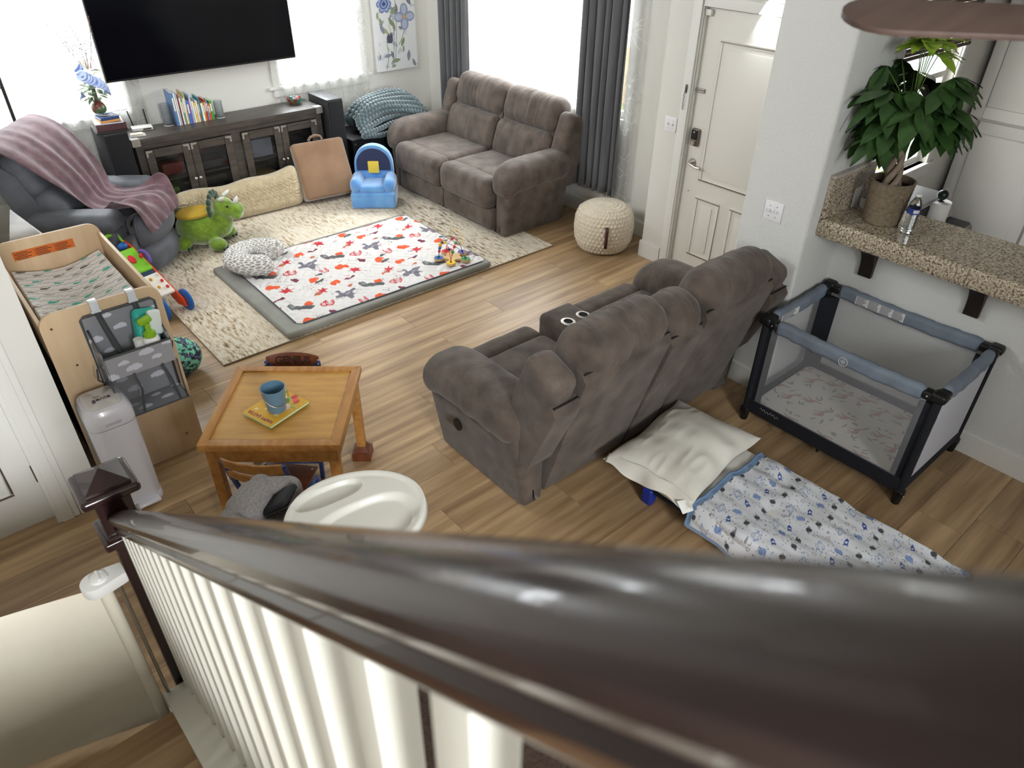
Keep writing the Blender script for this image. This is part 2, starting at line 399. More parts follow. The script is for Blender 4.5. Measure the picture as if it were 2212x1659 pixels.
def hedge(c, s, lab, sd):
    g = G(); g.rb(c, s, .2, 3, (12, 12, 8), fn=lambda V: V + (noise(V, 6, sd) * .07)[:, None] * V / (np.linalg.norm(V, axis=1, keepdims=True) + .01)); tag(g.mk('hedge', HED), lab, 'hedge')
hedge((1.0, 8.85, .2), (1.5, .6, .8), 'green hedge outside the window left of the television', 1)
hedge((6.9, 5.6, .15), (.6, 2.2, .7), 'green hedge outside the wide window behind the sofa', 2)
# ------------------------------------------------ doors
def relief(g, ax, face, u0, u1, v0, v1, s):
    # moulded frame and raised field, standing proud of the slab by small steps (s = outward sign)
    def B(a0, a1, b0, b1, d0, d1):
        lo, hi = sorted((face + s * d0, face + s * d1)); g.box(*((a0, a1, lo, hi) if ax == 'y' else (lo, hi, a0, a1)), b0, b1)
    t = .022
    B(u0, u1, v0, v0 + t, -.001, .009); B(u0, u1, v1 - t, v1, -.001, .009); B(u0, u0 + t, v0 + t, v1 - t, -.001, .009); B(u1 - t, u1, v0 + t, v1 - t, -.001, .009)
    B(u0 + .06, u1 - .06, v0 + .06, v1 - .06, -.001, .007)
DOORW = mat('door paint', '#dddad3', .4, bump=.05, bs=8, bst=(1, 1, 8))
g = G(); g.box(4.832, 4.872, 2.575, 3.466, .01, 2.03); d1 = struct(g.mk('door_1', DOORW, bevel=.003))
for q in ((2.73, 3.315, .80, 1.84), (3.085, 3.315, .17, .68), (2.73, 2.985, .17, .68)):
    g = G(); relief(g, 'x', 4.832, *q, -1); g.mk('door_panel', DOORW, d1, bevel=.003)
g = G()
for (a0, a1, z0, z1) in ((3.47, 3.56, 0, 2.12), (2.48, 2.57, 0, 2.12), (2.57, 3.47, 2.04, 2.12)):
    g.box(4.782, 4.7995, a0, a1, z0, z1); g.box(4.774, 4.783, a0 + .012, a1 - .03, z0, z1 - .012)
g.box(4.7995, 4.85, 3.466, 3.4745, 0, 2.04)
g.mk('door_casing', WHITE, d1, bevel=.003)
g = G(); g.cyl((4.832, 3.40, .93), (4.822, 3.40, .93), .033, n=20); g.cyl((4.822, 3.40, .93), (4.785, 3.40, .93), .011)
g.tube([(4.787, 3.40, .93), (4.782, 3.37, .925), (4.782, 3.33, .915), (4.784, 3.295, .918)], .0095, 8); g.mk('door_handle', CHROME, d1)
lk = G(); lk.rb((4.817, 3.40, 1.13), (.03, .07, .135), .014, 2); lk = lk.mk('deadbolt', mat('satin nickel', '#857d72', .35, metal=.9), d1)
g = G(); g.rb((4.80, 3.40, 1.152), (.012, .056, .075), .012, 2); g.mk('keypad', BLACK, lk)
g = G(); g.cyl((4.803, 3.40, 1.09), (4.788, 3.40, 1.09), .016, n=14); g.mk('thumb_turn', CHROME, lk)
g = G(); g.cyl((4.8005, 3.40, 1.172), (4.793, 3.40, 1.172), .005); g.mk('emblem', WHITE, lk)
g = G(); g.box(4.822, 4.832, 3.385, 3.462, 1.455, 1.485); g.box(4.816, 4.822, 3.388, 3.46, 1.475, 1.481); g.box(4.816, 4.822, 3.388, 3.46, 1.459, 1.465); g.mk('chain_track', CHROME, d1)
g = G(); g.rb((4.768, 3.515, 1.475), (.012, .014, .06), .003)
for k in range(9):
    a = (4.762, 3.518 + (.006 if k % 2 else 0), 1.44 - k * .014); g.tube([(a[0] + .004 * math.cos(t), a[1] + (.004 * math.cos(t) if k % 2 else .001), a[2] + .008 * math.sin(t)) for t in np.linspace(0, 2 * PI, 8, endpoint=False)], .0016, 4, closed=True)
g.mk('door_chain', mat('dark chain', '#6d665c', .4, metal=.8), d1)
g = G(); g.cyl((4.832, 3.02, 1.50), (4.826, 3.02, 1.50), .009); g.mk('peephole', mat('dark brass', '#4d4234', .4, metal=.8), d1)
g = G(); g.cyl((4.832, 3.395, .70), (4.829, 3.395, .70), .006); g.mk('screw_cap', CHROME, d1)
g = G(); g.box(4.9, 4.94, 2.57, 3.47, 0, 2.04); g.mk('outer_panel', WHITE, d1, ang=0)
g = G(); g.rb((4.815, 3.44, 2.0), (.03, .05, .04), .004); g.mk('door_sensor', WHITE, d1)
g = G(); g.box(-.82, -.036, 3.60, 3.635, .008, 2.02); d2 = struct(g.mk('door_2', WHITE, bevel=.003))
for q in ((-.36, -.15, .22, .95), (-.70, -.47, .22, .95), (-.36, -.15, 1.1, 1.85), (-.70, -.47, 1.1, 1.85)):
    g = G(); relief(g, 'y', 3.60, *q, -1); g.mk('door_panel', WHITE, d2, bevel=.003)
g = G()
for (a0, a1, z0, z1) in ((-.035, .07, 0, 2.13), (-.93, -.825, 0, 2.13), (-.825, -.035, 2.03, 2.13)):
    g.box(a0, a1, 3.54, 3.5555, z0, z1)
    if z0 == 0: g.box(a0 + .02, a1 - .03, 3.532, 3.541, z0, z1 - .02)
g.box(-.0305, -.029, 3.5555, 3.65, 0, 2.03)
g.mk('door_casing', WHITE, d2, bevel=.003)
for z in (.31, 1.05, 1.75):
    g = G(); g.cyl((-.034, 3.593, z - .05), (-.034, 3.593, z + .05), .008, n=8); g.mk('hinge', mat('aged bronze', '#6b5f52', .45, metal=.7), d2)
# ------------------------------------------------ switch plates
def plate(loc, lab, n=2, outlet=False, mt=None, rz=0):
    t = thing('switch_plate', lab, 'switch plate', loc, rz); w = .07 if n == 1 else .116
    g = G(); g.rb((-.004, 0, 0), (.007, w, .116), .0025, 1); g.mk('plate', mat('plate plastic', '#e3e1e3', .35), t)
    for k in range(n):
        y = 0 if n == 1 else (-.023 + .046 * k)
        if not outlet:
            g = G(); g.rb((-.012, y, .004), (.018, .009, .018), .002, 1, rot=(0, 25, 0)); g.mk('toggle', mat('toggle plastic', '#cfcdcf', .4), t)
        for z in ((-.03, .03) if not outlet else (-.045, 0, .045)):
            g = G(); g.cyl((-.0075, y, z), (-.009, y, z), .003, n=8); g.mk('screw', CHROME, t)
plate((4.80, 3.635, 1.18), 'white double switch plate on the wall beside the front door')
plate((3.80, 2.06, 1.20), 'white double switch plate on the grey column above the sofa')
# ================================================================ curtains
SHEER = sheer_mat()
DRAPE = mat('charcoal drape', '#58585a', .85, '#4a4a4d', ns=30, st=(1, 1, .05), bump=.25, bs=120, bst=(1, 1, .08), sheen=.2)
def curtain(name, lab, ax, p, a0, a1, z0, z1, folds, amp, mt, sd=0, n=None, cat='curtain'):
    nu = n or folds * 9; nv = 26; U = np.linspace(0, 1, nu); Vv = np.linspace(0, 1, nv); u, v = np.meshgrid(U, Vv, indexing='ij')
    rs = np.random.RandomState(sd); ph = np.interp(U, np.linspace(0, 1, folds + 1), np.arange(folds + 1) + rs.uniform(-.25, .25, folds + 1)) * 2 * PI
    d = amp * np.sin(ph)[:, None] * (.65 + .5 * v) + amp * .4 * np.sin(ph * .37 + sd)[:, None] * v
    along = a0 + (a1 - a0) * u + .012 * np.sin(ph * 1.0 + 1.2)[:, None]; z = z1 + (z0 - z1) * v + .006 * np.sin(ph)[:, None] * v
    P = np.stack([along, p + d, z] if ax == 'y' else [p + d, along, z], -1)
    g = G(); g.grid(P); o = g.mk(name, mt, ang=180, norm=False)
    if mt is DRAPE:
        s = o.modifiers.new('thickness', 'SOLIDIFY'); s.thickness = .004
    return tag(o, lab, cat)
curtain('sheer_curtain', 'white lace sheer curtain over the window left of the television', 'y', 7.362, .30, 1.93, .42, 2.42, 11, .011, SHEER, 1)
curtain('sheer_curtain', 'white lace sheer curtain over the narrow window right of the television', 'y', 7.362, 3.22, 4.28, .10, 2.42, 8, .011, SHEER, 2)
curtain('sheer_curtain', 'white lace sheer curtain over the wide window behind the sofa', 'x', 5.05, 4.22, 6.75, .30, 2.42, 17, .02, SHEER, 3)
curtain('drape_curtain', 'charcoal drape hanging beside the framed flower canvas corner', 'x', 4.985, 6.50, 6.98, .30, 2.45, 5, .03, DRAPE, 4)
curtain('drape_curtain', 'charcoal drape hanging between the wide window and the front door', 'x', 4.985, 4.32, 4.87, .34, 2.45, 6, .03, DRAPE, 5)
def rod(lab, p0, p1):
    t = thing('curtain_rod', lab, 'curtain rod'); g = G(); g.cyl(p0, p1, .012); g.mk('rod', BLACK, t)
    for p in (p0, p1):
        g = G(); g.ball(p, .025); g.mk('finial', BLACK, t)
rod('black rod carrying the curtains of the wide window', (4.99, 4.2, 2.46), (4.99, 7.05, 2.46))
rod('black rod carrying the lace left of the television', (.28, 7.335, 2.455), (1.96, 7.335, 2.455))
rod('black rod carrying the lace right of the television', (3.18, 7.335, 2.455), (4.32, 7.335, 2.455))
# ================================================================ reclining sofas
SUEDE = mat('taupe microsuede', '#40362f', .85, '#63574e', ns=8, det=6, lo=.3, hi=.72, bump=.25, bs=45, sheen=.15)
SEAM = mat('dark seam gap', '#14110f', .9)
def gather(axis_i, amp, f, sd, lowf=3.5):
    # fine folds running across one axis, as gathered upholstery has
    def fn(V):
        s = np.ones(3) * lowf; s[axis_i] = f; d = noise(V * s, 1, sd) * amp + noise(V * s * .45, 1, sd + 5) * amp * .8
        n = V / (np.linalg.norm(V, axis=1, keepdims=True) + 1e-6); return V + n * d[:, None]
    return fn
def crease(amp, f, sd):
    def fn(V):
        a = noise(V * [f, 4.5, 4.5], 1, sd); b = noise(V * [f * .45, 3, 3], 1, sd + 3); d = amp * (.75 - 1.6 * np.abs(a)) + amp * .9 * b
        n = V / (np.linalg.norm(V, axis=1, keepdims=True) + 1e-6); return V + n * d[:, None]
    return fn
def puff(amount, fn2=None):
    def fn(V):
        h = np.abs(V).max(0); W = V.copy(); k = np.prod([np.cos(np.clip(V[:, i] / h[i], -1, 1) * PI / 2 * .92) for i in (0, 2)], axis=0)
        W[:, 1] += np.sign(V[:, 1]) * amount * k; return fn2(W) if fn2 else W
    return fn
def sofa(name, lab, loc, rz, console):
    t = thing(name, lab, 'sofa', loc, rz); t.scale = (.91, 1, 1.055)
    g = G(); g.box(-1.0, 1.0, -.31, .33, .05, .40); g.mk('frame', SUEDE, t, bevel=.02)
    ci = .15 if console else .0
    secs = [(-.84, -ci - .006), (ci + .006, .84)]
    # seats
    for i, (a, b) in enumerate(secs):
        w = b - a - .008; c = (a + b) / 2
        g = G(); g.rb((c, .06, .40), (w, .56, .20), .07, 3, (14, 12, 3), fn=gather(0, .004, 9, 11 + i)); g.mk('seat_cushion', SUEDE, t, ang=180)
        g = G(); g.rb((c, .375, .37), (w, .22, .27), .085, 3, (22, 4, 5), fn=gather(0, .005, 12, 21 + i)); g.mk('footrest', SUEDE, t, ang=180)
        g = G(); g.rb((c, .355, .145), (w, .14, .19), .03, 2, (16, 2, 4), fn=gather(0, .003, 7, 31 + i)); g.mk('lower_front', SUEDE, t, ang=180)
    # arms
    for s in (-1, 1):
        def taper(V, s=s): W = V.copy(); W[:, 0] -= s * .075 * np.clip((.16 - V[:, 2]) / .38, 0, 1) * (W[:, 0] * s > 0); return gather(1, .003, 4, 41)(W)
        g = G(); g.rb((s * .955, .01, .255), (.23, .74, .49), .035, 2, (3, 8, 6), fn=taper); arm = g.mk('arm', SUEDE, t, ang=180)
        def pad(V):
            W = V.copy(); f = np.clip((V[:, 1] - .14) / .26, 0, 1); W[:, 2] -= .075 * f * f; W[:, 0] *= 1 + .06 * np.sin((V[:, 1] + .4) / .8 * PI)
            lowmask = 1 - sm(-.02, .09, V[:, 2])
            d = noise(V * [6, 26, 6], 1, 51) * .007 * (.35 + lowmask) + noise(V * [5, 9, 5], 1, 52) * .004
            n = V / (np.linalg.norm(V, axis=1, keepdims=True) + 1e-6); return W + n * d[:, None]
        g = G(); g.rb((s * .955, .03, .545), (.325, .82, .25), .12, 4, (6, 34, 4), fn=pad); g.mk('arm_pad', SUEDE, arm, ang=180)
        if (s > 0) == (not console) or console:
            q = G(); sx = s * 1.073; q.lathe([(.0, 0), (.022, 0), (.036, .004), (.036, .012), (.0, .012)], 20, (sx, .10, .335), (0, s * 90, 0)); q.mk('recline_handle', BLACK, arm)
    # backs
    parts = [(a, b, 1) for a, b in secs]
    if console: parts.append((-ci + .004, ci - .004, 2))
    parts += [(-1.045, -.85, 3), (.85, 1.045, 3)]
    for i, (a, b, kind) in enumerate(parts):
        w = b - a - .006; c = (a + b) / 2; dz = {1: 0, 2: -.05, 3: -.10}[kind]
        lowz = .06 if kind < 3 else .34
        ly = -.36 if kind < 3 else -.42
        prof = [(ly, lowz), (-.585, .80 + dz), (-.60, .845 + dz), (-.575, .885 + dz), (-.42, .92 + dz), (-.20, .42), (-.24, lowz)]
        g = G(); g.prism(prof, c - w / 2, c + w / 2, 'x'); pn = g.mk('back_panel', SUEDE, t, bevel=.016, ang=50)
        hgt = {1: .33, 2: .30, 3: .60}[kind]; zc = {1: .885, 2: .85, 3: .655}[kind]; yc = {1: -.455, 2: -.46, 3: -.385}[kind]
        m = (max(14, int(w * 110)), 7, 14)
        g = G(); g.rb((c, yc, zc), (w + (.012 if kind == 1 else 0), .235, hgt), .108 if kind < 3 else .06, 4, m, rot=(20, 0, 0), fn=puff(.018 if kind < 3 else .006, crease(.0085 if kind < 3 else .004, 34, 61 + i))); g.mk('head_cushion', SUEDE, pn, ang=180)
        g = G(); zz = .885 + dz; g.tube([(a + .012, -.578, zz), (c, -.58, zz), (b - .012, -.578, zz)], .0045, 6); g.mk('piping', SEAM, pn, ang=180)
        if kind < 3:
            g = G(); g.rb((c, -.30, .60), (w, .20, .34), .085, 3, (m[0] // 2, 4, 8), rot=(20, 0, 0), fn=puff(.02, crease(.005, 16, 71 + i))); g.mk('lumbar_cushion', SUEDE, pn, ang=180)
    if console:
        g = G(); g.rb((0, .11, .40), (.29, .60, .34), .04, 3, (4, 6, 4)); cs = g.mk('console', SUEDE, t, ang=60)
        for k in range(2):
            y = .21; x = -.07 + .14 * k
            g = G(); g.lathe([(.030, .002), (.047, .002), (.047, -.004), (.038, -.004), (.036, .004), (.030, .004)], 24, (x, y, .572)); g.mk('cup_ring', CHROME, cs)
            g = G(); g.lathe([(.0001, .0), (.038, .0), (.038, .0015), (.0001, .0015)], 24, (x, y, .571)); g.mk('cup_hollow_shade', DARK, cs)  # flat dark disc, shade of the cup hollow put into the colour
    for x in (-.95, .95):
        for y in (-.28, .28):
            g = G(); g.cyl((x * .88, y, 0), (x * .88, y, .06), .025, n=10); g.mk('foot', BLACK, t)
    return t
sofa('reclining_sofa', 'taupe suede two-seat reclining sofa under the wide window', (4.44, 5.70, 0), 90, False)
sofa('reclining_sofa', 'taupe suede reclining sofa with cupholder console, seen from its back', (2.785, 2.41, 0), 0, True)
# ================================================================ grey recliner and throw
LEA = mat('slate grey upholstery', '#4b4d53', .62, '#5c5f66', ns=6, det=5, bump=.15, bs=70, sheen=.1)
rc = thing('recliner_chair', 'slate grey recliner chair with a mauve throw over it', 'armchair', (1.17, 6.52, 0), -127)
g = G(); g.box(-.42, .42, -.36, .36, .05, .40); g.mk('frame', LEA, rc, bevel=.02)
g = G(); g.rb((0, .08, .42), (.56, .60, .20), .07, 3, (10, 10, 3), fn=gather(0, .004, 9, 3)); g.mk('seat_cushion', LEA, rc, ang=180)
def bulge(V): W = V.copy(); W[:, 1] += .05 * np.cos(np.clip(V[:, 2] / .17, -1, 1) * PI / 2) * np.sign(V[:, 1]).clip(0); W[:, 1] -= .12 * (V[:, 0] / .33) ** 2 * (V[:, 1] > 0); return gather(0, .006, 8, 5)(W)
g = G(); g.rb((0, .385, .40), (.66, .20, .28), .09, 3, (18, 4, 6), fn=bulge); g.mk('footrest', LEA, rc, ang=180)
g = G(); g.rb((0, .365, .15), (.64, .20, .26), .08, 3, (18, 4, 6), fn=bulge); g.mk('lower_footrest', LEA, rc, ang=180)
for s in (-1, 1):
    g = G(); g.rb((s * .385, -.04, .27), (.19, .66, .44), .05, 3, (3, 8, 5), fn=gather(1, .004, 5, 8)); a = g.mk('arm', LEA, rc, ang=180)
    g = G(); g.rb((s * .385, -.03, .545), (.235, .66, .15), .07, 3, (4, 16, 3), fn=gather(1, .004, 7, 9)); g.mk('arm_pad', LEA, a, ang=180)
g = G(); g.prism([(-.30, .08), (-.60, .98), (-.53, 1.03), (-.36, .9), (-.17, .42), (-.17, .08)], -.38, .38, 'x'); bk = g.mk('back_panel', LEA, rc, bevel=.03, ang=50)
for z, y, hh in ((.62, -.23, .28), (.86, -.36, .36)):
    g = G(); g.rb((0, y, z), (.74, .22, hh), .095, 3, (16, 4, 8), rot=(22, 0, 0), fn=puff(.02, gather(0, .006, 8, int(z * 100)))); g.mk('back_cushion', LEA, bk, ang=180)
# the throw: a sheet that follows the chair from behind the back to the front of the seat
VEL = mat('mauve velvet', '#52383f', .85, '#6e5159', ns=14, st=(1, 1, 1), det=5, bump=.2, bs=110, sheen=.35)
key = np.array([  # y, z, x-left, x-right along the sheet
    (-.72, .70, -.36, .44), (-.70, .95, -.38, .46), (-.61, 1.13, -.40, .47), (-.43, 1.14, -.40, .47), (-.27, 1.02, -.41, .44), (-.17, .86, -.41, .36), (-.10, .73, -.40, .28),
    (-.06, .64, -.36, .23), (.0, .575, -.29, .22), (.11, .56, -.24, .25), (.24, .57, -.24, .30), (.36, .59, -.30, .42), (.45, .58, -.32, .44), (.515, .50, -.26, .43), (.54, .44, -.16, .40)])
nv, nu = 90, 110
tt = np.linspace(0, len(key) - 1, nv); K = np.stack([np.interp(tt, np.arange(len(key)), key[:, i]) for i in range(4)], 1)
ker = np.ones(7) / 7
for i in range(4): K[:, i] = np.convolve(np.pad(K[:, i], 3, mode='edge'), ker, 'valid')
u = np.linspace(0, 1, nu)[:, None]; X = K[:, 2] + (K[:, 3] - K[:, 2]) * u
pin = 1 - np.abs(X) / .45
fold = np.sin(u * 34 + 2.2 * np.sin(tt * .5) + .8 * np.sin(u * 9 + tt * .35)) * .5 + np.sin(u * 17 - tt * .45) * .6
ty = np.gradient(K[:, 0]); tz = np.gradient(K[:, 1]); L = np.hypot(ty, tz); ny, nz = -tz / L, ty / L
amp = .005 + .011 * sm(2.5, 8, tt); d = fold * amp + .014
armz = sm(.24, .32, np.abs(X)) * .09 * sm(7.5, 9.5, tt) * (1 - sm(12, 13.5, tt))
P = np.stack([X, K[:, 0] - np.abs(ny) * 0 + ny * d * np.where(nz < -.2, -1, 1) * 0 + d * np.where(tt < 2, -1, 1) * np.abs(ny), K[:, 1] + d * np.abs(nz) + armz], -1)
g = G(); g.grid(P); o = g.mk('throw_blanket', VEL, ang=180, norm=False); o.location = rc.location; o.rotation_euler = rc.rotation_euler
tag(o, 'mauve velvet throw draped over the grey recliner', 'blanket'); s = o.modifiers.new('thickness', 'SOLIDIFY'); s.thickness = .006
# ================================================================ television wall
SCREEN = mat('television screen', '#04050a', .12, spec=.3)
tv = thing('television', 'large black flat television mounted on the far wall', 'television', (2.54, 7.275, 1.275))
g = G(); g.rb((0, .02, .50), (1.775, .045, 1.01), .006, 2); g.mk('bezel', BLACK, tv)
g = G(); g.box(-.878, .878, -.0045, -.0028, .012, .995); g.mk('screen', SCREEN, tv, ang=0)
g = G(); g.box(-.3, .3, .043, .134, .3, .7); g.mk('wall_mount', BLACK, tv, bevel=.004)
CW = mat('espresso wood', '#38322d', .38, '#4a443e', ns=4, st=(1.2, 9, 9), det=5, bump=.06, bs=20, bst=(1, 12, 12))
BRK = mat('pewter bracket', '#a7a29a', .42, metal=.75)
GLASSD = mesh_mat('cabinet glass', '#101214', .18)
gb = GLASSD.node_tree.nodes['Principled BSDF']; gb.inputs['Roughness'].default_value = .04; gb.inputs['Specular IOR Level'].default_value = 1.0
cn = thing('media_console', 'long dark wooden media console with four glass doors', 'cabinet', (2.56, 6.96, 0))
g = G(); g.box(-.92, .92, 0, .38, .80, .855); g.mk('top', CW, cn, bevel=.004)
g = G(); g.box(-.90, .90, .365, .378, .06, .80); g.box(-.90, -.84, .012, .365, .0, .80); g.box(.84, .90, .012, .365, .0, .80); g.box(-.84, .84, .02, .365, .05, .09); g.box(-.84, .84, .012, .365, .755, .80)
g.box(-.045, .045, .012, .365, .09, .755); g.box(-.84, .84, .06, .365, .43, .447); g.mk('body', CW, cn, bevel=.003)
for i, (a, b, kx) in enumerate(((-.835, -.445, -.465), (-.44, -.05, -.42), (.05, .44, .42), (.445, .835, .465))):
    g = G(); f = .07; z0, z1 = .095, .75
    for q in ((a, a + f, z0, z1), (b - f, b, z0, z1), (a + f, b - f, z0, z0 + f), (a + f, b - f, z1 - f, z1)): g.box(q[0], q[1], -.008, .0105, q[2], q[3])
    d = g.mk('door', CW, cn, bevel=.003)
    g = G(); g.box(a + f, b - f, .0, .003, z0 + f, z1 - f); g.mk('pane', GLASSD, d, ang=0)
    g = G(); g.ball((kx, -.026, .43), .018, 8); g.cyl((kx, -.01, .43), (kx, -.007, .43), .008, n=8); g.mk('knob', CHROME, d)
    for sx, ex in ((1, a), (-1, b)):
        for sz, ez in ((1, z0), (-1, z1)):
            g = G(); g.prism([(ex + sx * .004, ez + sz * .004), (ex + sx * .062, ez + sz * .004), (ex + sx * .055, ez + sz * .02), (ex + sx * .02, ez + sz * .022), (ex + sx * .02, ez + sz * .055), (ex + sx * .004, ez + sz * .062)], -.0105, -.0082, 'y'); g.mk('corner_bracket', BRK, d, ang=0)
for s in (-1, 1):
    g = G(); x = s * .921; x0, x1 = sorted((x, x - s * .07)); g.box(x0, x1, -.0025, -.0005, .795, .857); g.box(x0, x1, -.0025, .07, .8552, .857); a, b = sorted((x, s * .9202)); g.box(a, b, -.002, .06, .795, .857); br = g.mk('corner_bracket', BRK, cn, ang=0)
    g = G(); g.ball((s * .885, -.003, .826), .006, 5); g.mk('rivet', CHROME, br)
# things kept behind the glass
def boxthing(name, lab, cat, c, s, hx, rz=0, r=.004, mt=None):
    g = G(); g.rb((0, 0, s[2] / 2), s, r, 1); o = g.mk(name, mt or mat('box ' + hx, hx, .55, h2=None)); o.location = c; o.rotation_euler = (0, 0, R(rz)); return tag(o, lab, cat)
for n, lab, cat, c, s, hx in (
    ('toy_box', 'green toy box behind the leftmost console door', 'toy box', (1.88, 7.16, .0905), (.17, .2, .25), '#5c7038'),
    ('toy_box', 'dark toy case beside the green box in the console', 'toy box', (2.03, 7.18, .0905), (.09, .2, .2), '#22252b'),
    ('magazine_stack', 'stack of grey magazines behind the second console door', 'magazines', (2.31, 7.16, .0905), (.26, .22, .14), '#5f6066'),
    ('disc_player', 'black disc player on the shelf of the left console half', 'disc player', (2.28, 7.2, .4475), (.34, .24, .07), '#141416'),
    ('disc_player', 'flat black receiver on the shelf of the right console half', 'receiver', (3.2, 7.2, .4475), (.34, .26, .09), '#121214'),
    ('game_case', 'row of pale game cases behind the third console door', 'game cases', (2.80, 7.18, .4475), (.30, .16, .17), '#7d8491'),
    ('book_set', 'tan book set on the lower console shelf', 'books', (2.80, 7.14, .0905), (.28, .18, .2), '#a58d63'),
    ('storage_tin', 'red tin behind the leftmost console door', 'tin', (1.98, 7.2, .4475), (.2, .14, .1), '#7c3434')): boxthing(n, lab, cat, c, s, hx)
# tower loudspeakers
SPK = mat('speaker vinyl', '#2f2f31', .4, '#262628', ns=30)
GRL = mat('speaker grille', '#0a0b10', .85, bump=.2, bs=400)
def speaker(loc, w, d, h, lab):
    t = thing('tower_speaker', lab, 'loudspeaker', loc, 0, 'tower loudspeakers beside the console')
    g = G(); g.rb((0, 0, h / 2), (w, d, h), .006, 2); g.mk('cabinet', SPK, t)
    g = G(); g.rb((0, -d / 2 - .009, h / 2 + .02), (w - .012, .016, h - .07), .005, 1); g.mk('grille', GRL, t)
    g = G(); g.box(-w / 2 - .01, w / 2 + .01, -d / 2 - .0, d / 2, 0, .02); g.mk('plinth', BLACK, t, bevel=.003)
speaker((1.515, 7.07, 0), .20, .36, .96, 'black tower loudspeaker left of the console, books on top')
speaker((3.585, 7.08, 0), .17, .40, .925, 'black tower loudspeaker right of the console')
# stack of books on the left loudspeaker
def flatbook(c, s, rz, cover, pages, lab):
    t = thing('book', lab, 'book', c, rz, 'books stacked on the loudspeaker'); x, y, z = s
    g = G(); g.box(-x / 2, x / 2, -y / 2, y / 2, 0, .003); g.box(-x / 2, x / 2, -y / 2, y / 2, z - .003, z); g.box(-x / 2, x / 2, -y / 2 - .003, -y / 2, 0, z); g.mk('cover', mat('cover ' + cover, cover, .5), t, bevel=.001)
    g = G(); g.box(-x / 2 + .004, x / 2 - .004, -y / 2, y / 2 - .004, .003, z - .003); g.mk('pages', mat('pages ' + pages, pages, .8), t, ang=0)
z = .9605
for s, rz, cv, pg, lab in (((.25, .20, .018), -6, '#1d1d20', '#cfcfd2', 'black and white notebook at the bottom of the stack'), ((.235, .18, .055), -3, '#4a2b2f', '#8d8078', 'thick maroon leather book in the stack'),
                       ((.22, .19, .008), -10, '#c4cbdc', '#e6e6ea', 'thin pale blue folder in the stack'), ((.16, .15, .018), 2, '#c98f4e', '#e8dcc0', 'small orange paperback in the stack'), ((.15, .14, .022), 5, '#27406e', '#d8dbe4', 'small navy book on top of the stack')):
    flatbook((1.515, 7.0, z), s, rz, cv, pg, lab); z += s[2] + .0006
t = thing('pen', 'silver pen lying on the stacked navy book', 'pen', (1.51, 6.98, z)); g = G(); g.cyl((-.05, .03, .005), (.045, -.04, .005), .0045, n=8); g.mk('barrel', CHROME, t); g = G(); g.cyl((-.05, .03, .005), (-.064, .04, .005), .0035, .001, 8); g.mk('tip', BLACK, t)
# vase with silk flowers
vs = thing('flower_vase', 'pottery vase of pale blue silk flowers on the loudspeaker books', 'vase', (1.50, 7.11, z))
g = G(); g.lathe([(.001, 0), (.042, 0), (.056, .02), (.058, .045), (.045, .075), (.03, .09), (.036, .105), (.03, .105), (.026, .09)], 24); g.mk('pot', mat('red glaze', '#6c3a30', .3, '#4f6a48', ns=9, lo=.45, hi=.55), vs)
LF = mat('silk leaf', '#2f4a2c', .6, '#456a3a', ns=12); FLB = mat('pale blue petal', '#9fb4e4', .6, '#c3d0f4', ns=20); STK = mat('twig', '#6b5046', .8)
rs = random.Random(3)
def leaf(g, c, d, L, W, droop=.3):
    d = Vector(d).normalized(); s = d.cross(Vector((0, 0, 1))); s = s.normalized() if s.length > .01 else Vector((1, 0, 0)); n = s.cross(d)
    V = []; c = Vector(c)
    for t, wd in ((0, .08), (.25, .75), (.5, 1), (.75, .7), (1, .03)):
        p = c + d * (L * t) - Vector((0, 0, 1)) * (droop * L * t * t)
        V += [p - s * (W * wd) + n * (.12 * W), p, p + s * (W * wd) + n * (.12 * W)]
    g.add([tuple(v) for v in V], [(i * 3 + j, i * 3 + j + 1, i * 3 + j + 4, i * 3 + j + 3) for i in range(4) for j in range(2)])
for k in range(46):
    a = rs.uniform(0, 2 * PI); h = rs.uniform(.12, .34); r = .05 + .055 * math.sin((h - .1) / .26 * PI)
    g = G(); leaf(g, (r * .5 * math.cos(a), r * .5 * math.sin(a), h), (math.cos(a), math.sin(a), rs.uniform(-.2, .7)), rs.uniform(.06, .09), .018); g.mk('leaf', LF, vs, ang=180, norm=False)
for k in range(15):
    a = -PI / 2 + ((k * .382) % 1 - .5) * 3.6; h = .15 + .24 * ((k * .618) % 1); r = .10 if h < .33 else .07
    d = Vector((math.cos(a), math.sin(a), .45 if h < .33 else .9)).normalized(); c = Vector((r * math.cos(a), r * math.sin(a), h))
    q = d.to_track_quat('Z', 'Y').to_euler(); e = [math.degrees(v) for v in q]
    g = G(); g.lathe([(.002, -.035), (.010, -.014), (.022, 0), (.040, .008), (.044, .005), (.024, -.004), (.007, -.026)], 14, tuple(c), e); g.mk('flower', FLB, vs, ang=180)
g = G(); g.cyl((0, 0, .08), (0, 0, .2), .016, n=8); g.mk('stem_bundle', mat('stem green', '#4f5f45', .7), vs)
for k in range(16):
    a = rs.uniform(0, 2 * PI); tip = Vector((.16 * math.cos(a) - .03, .05 * math.sin(a), rs.uniform(.45, .75))); mid = Vector((.03 * math.cos(a), .03 * math.sin(a), .35))
    g = G(); pts = [mid, mid.lerp(tip, .5) + Vector((.01, 0, .01)), tip]; g.tube(pts, .0016, 4, r1=.0008)
    for j in range(4):
        p = mid.lerp(tip, .4 + j * .17); e = p + Vector((rs.uniform(-.03, .03), rs.uniform(-.02, .02), rs.uniform(.02, .05))); g.tube([p, e], .001, 4); g.ball(e, .0035, 3)
    g.mk('twig', STK, vs, ang=180)
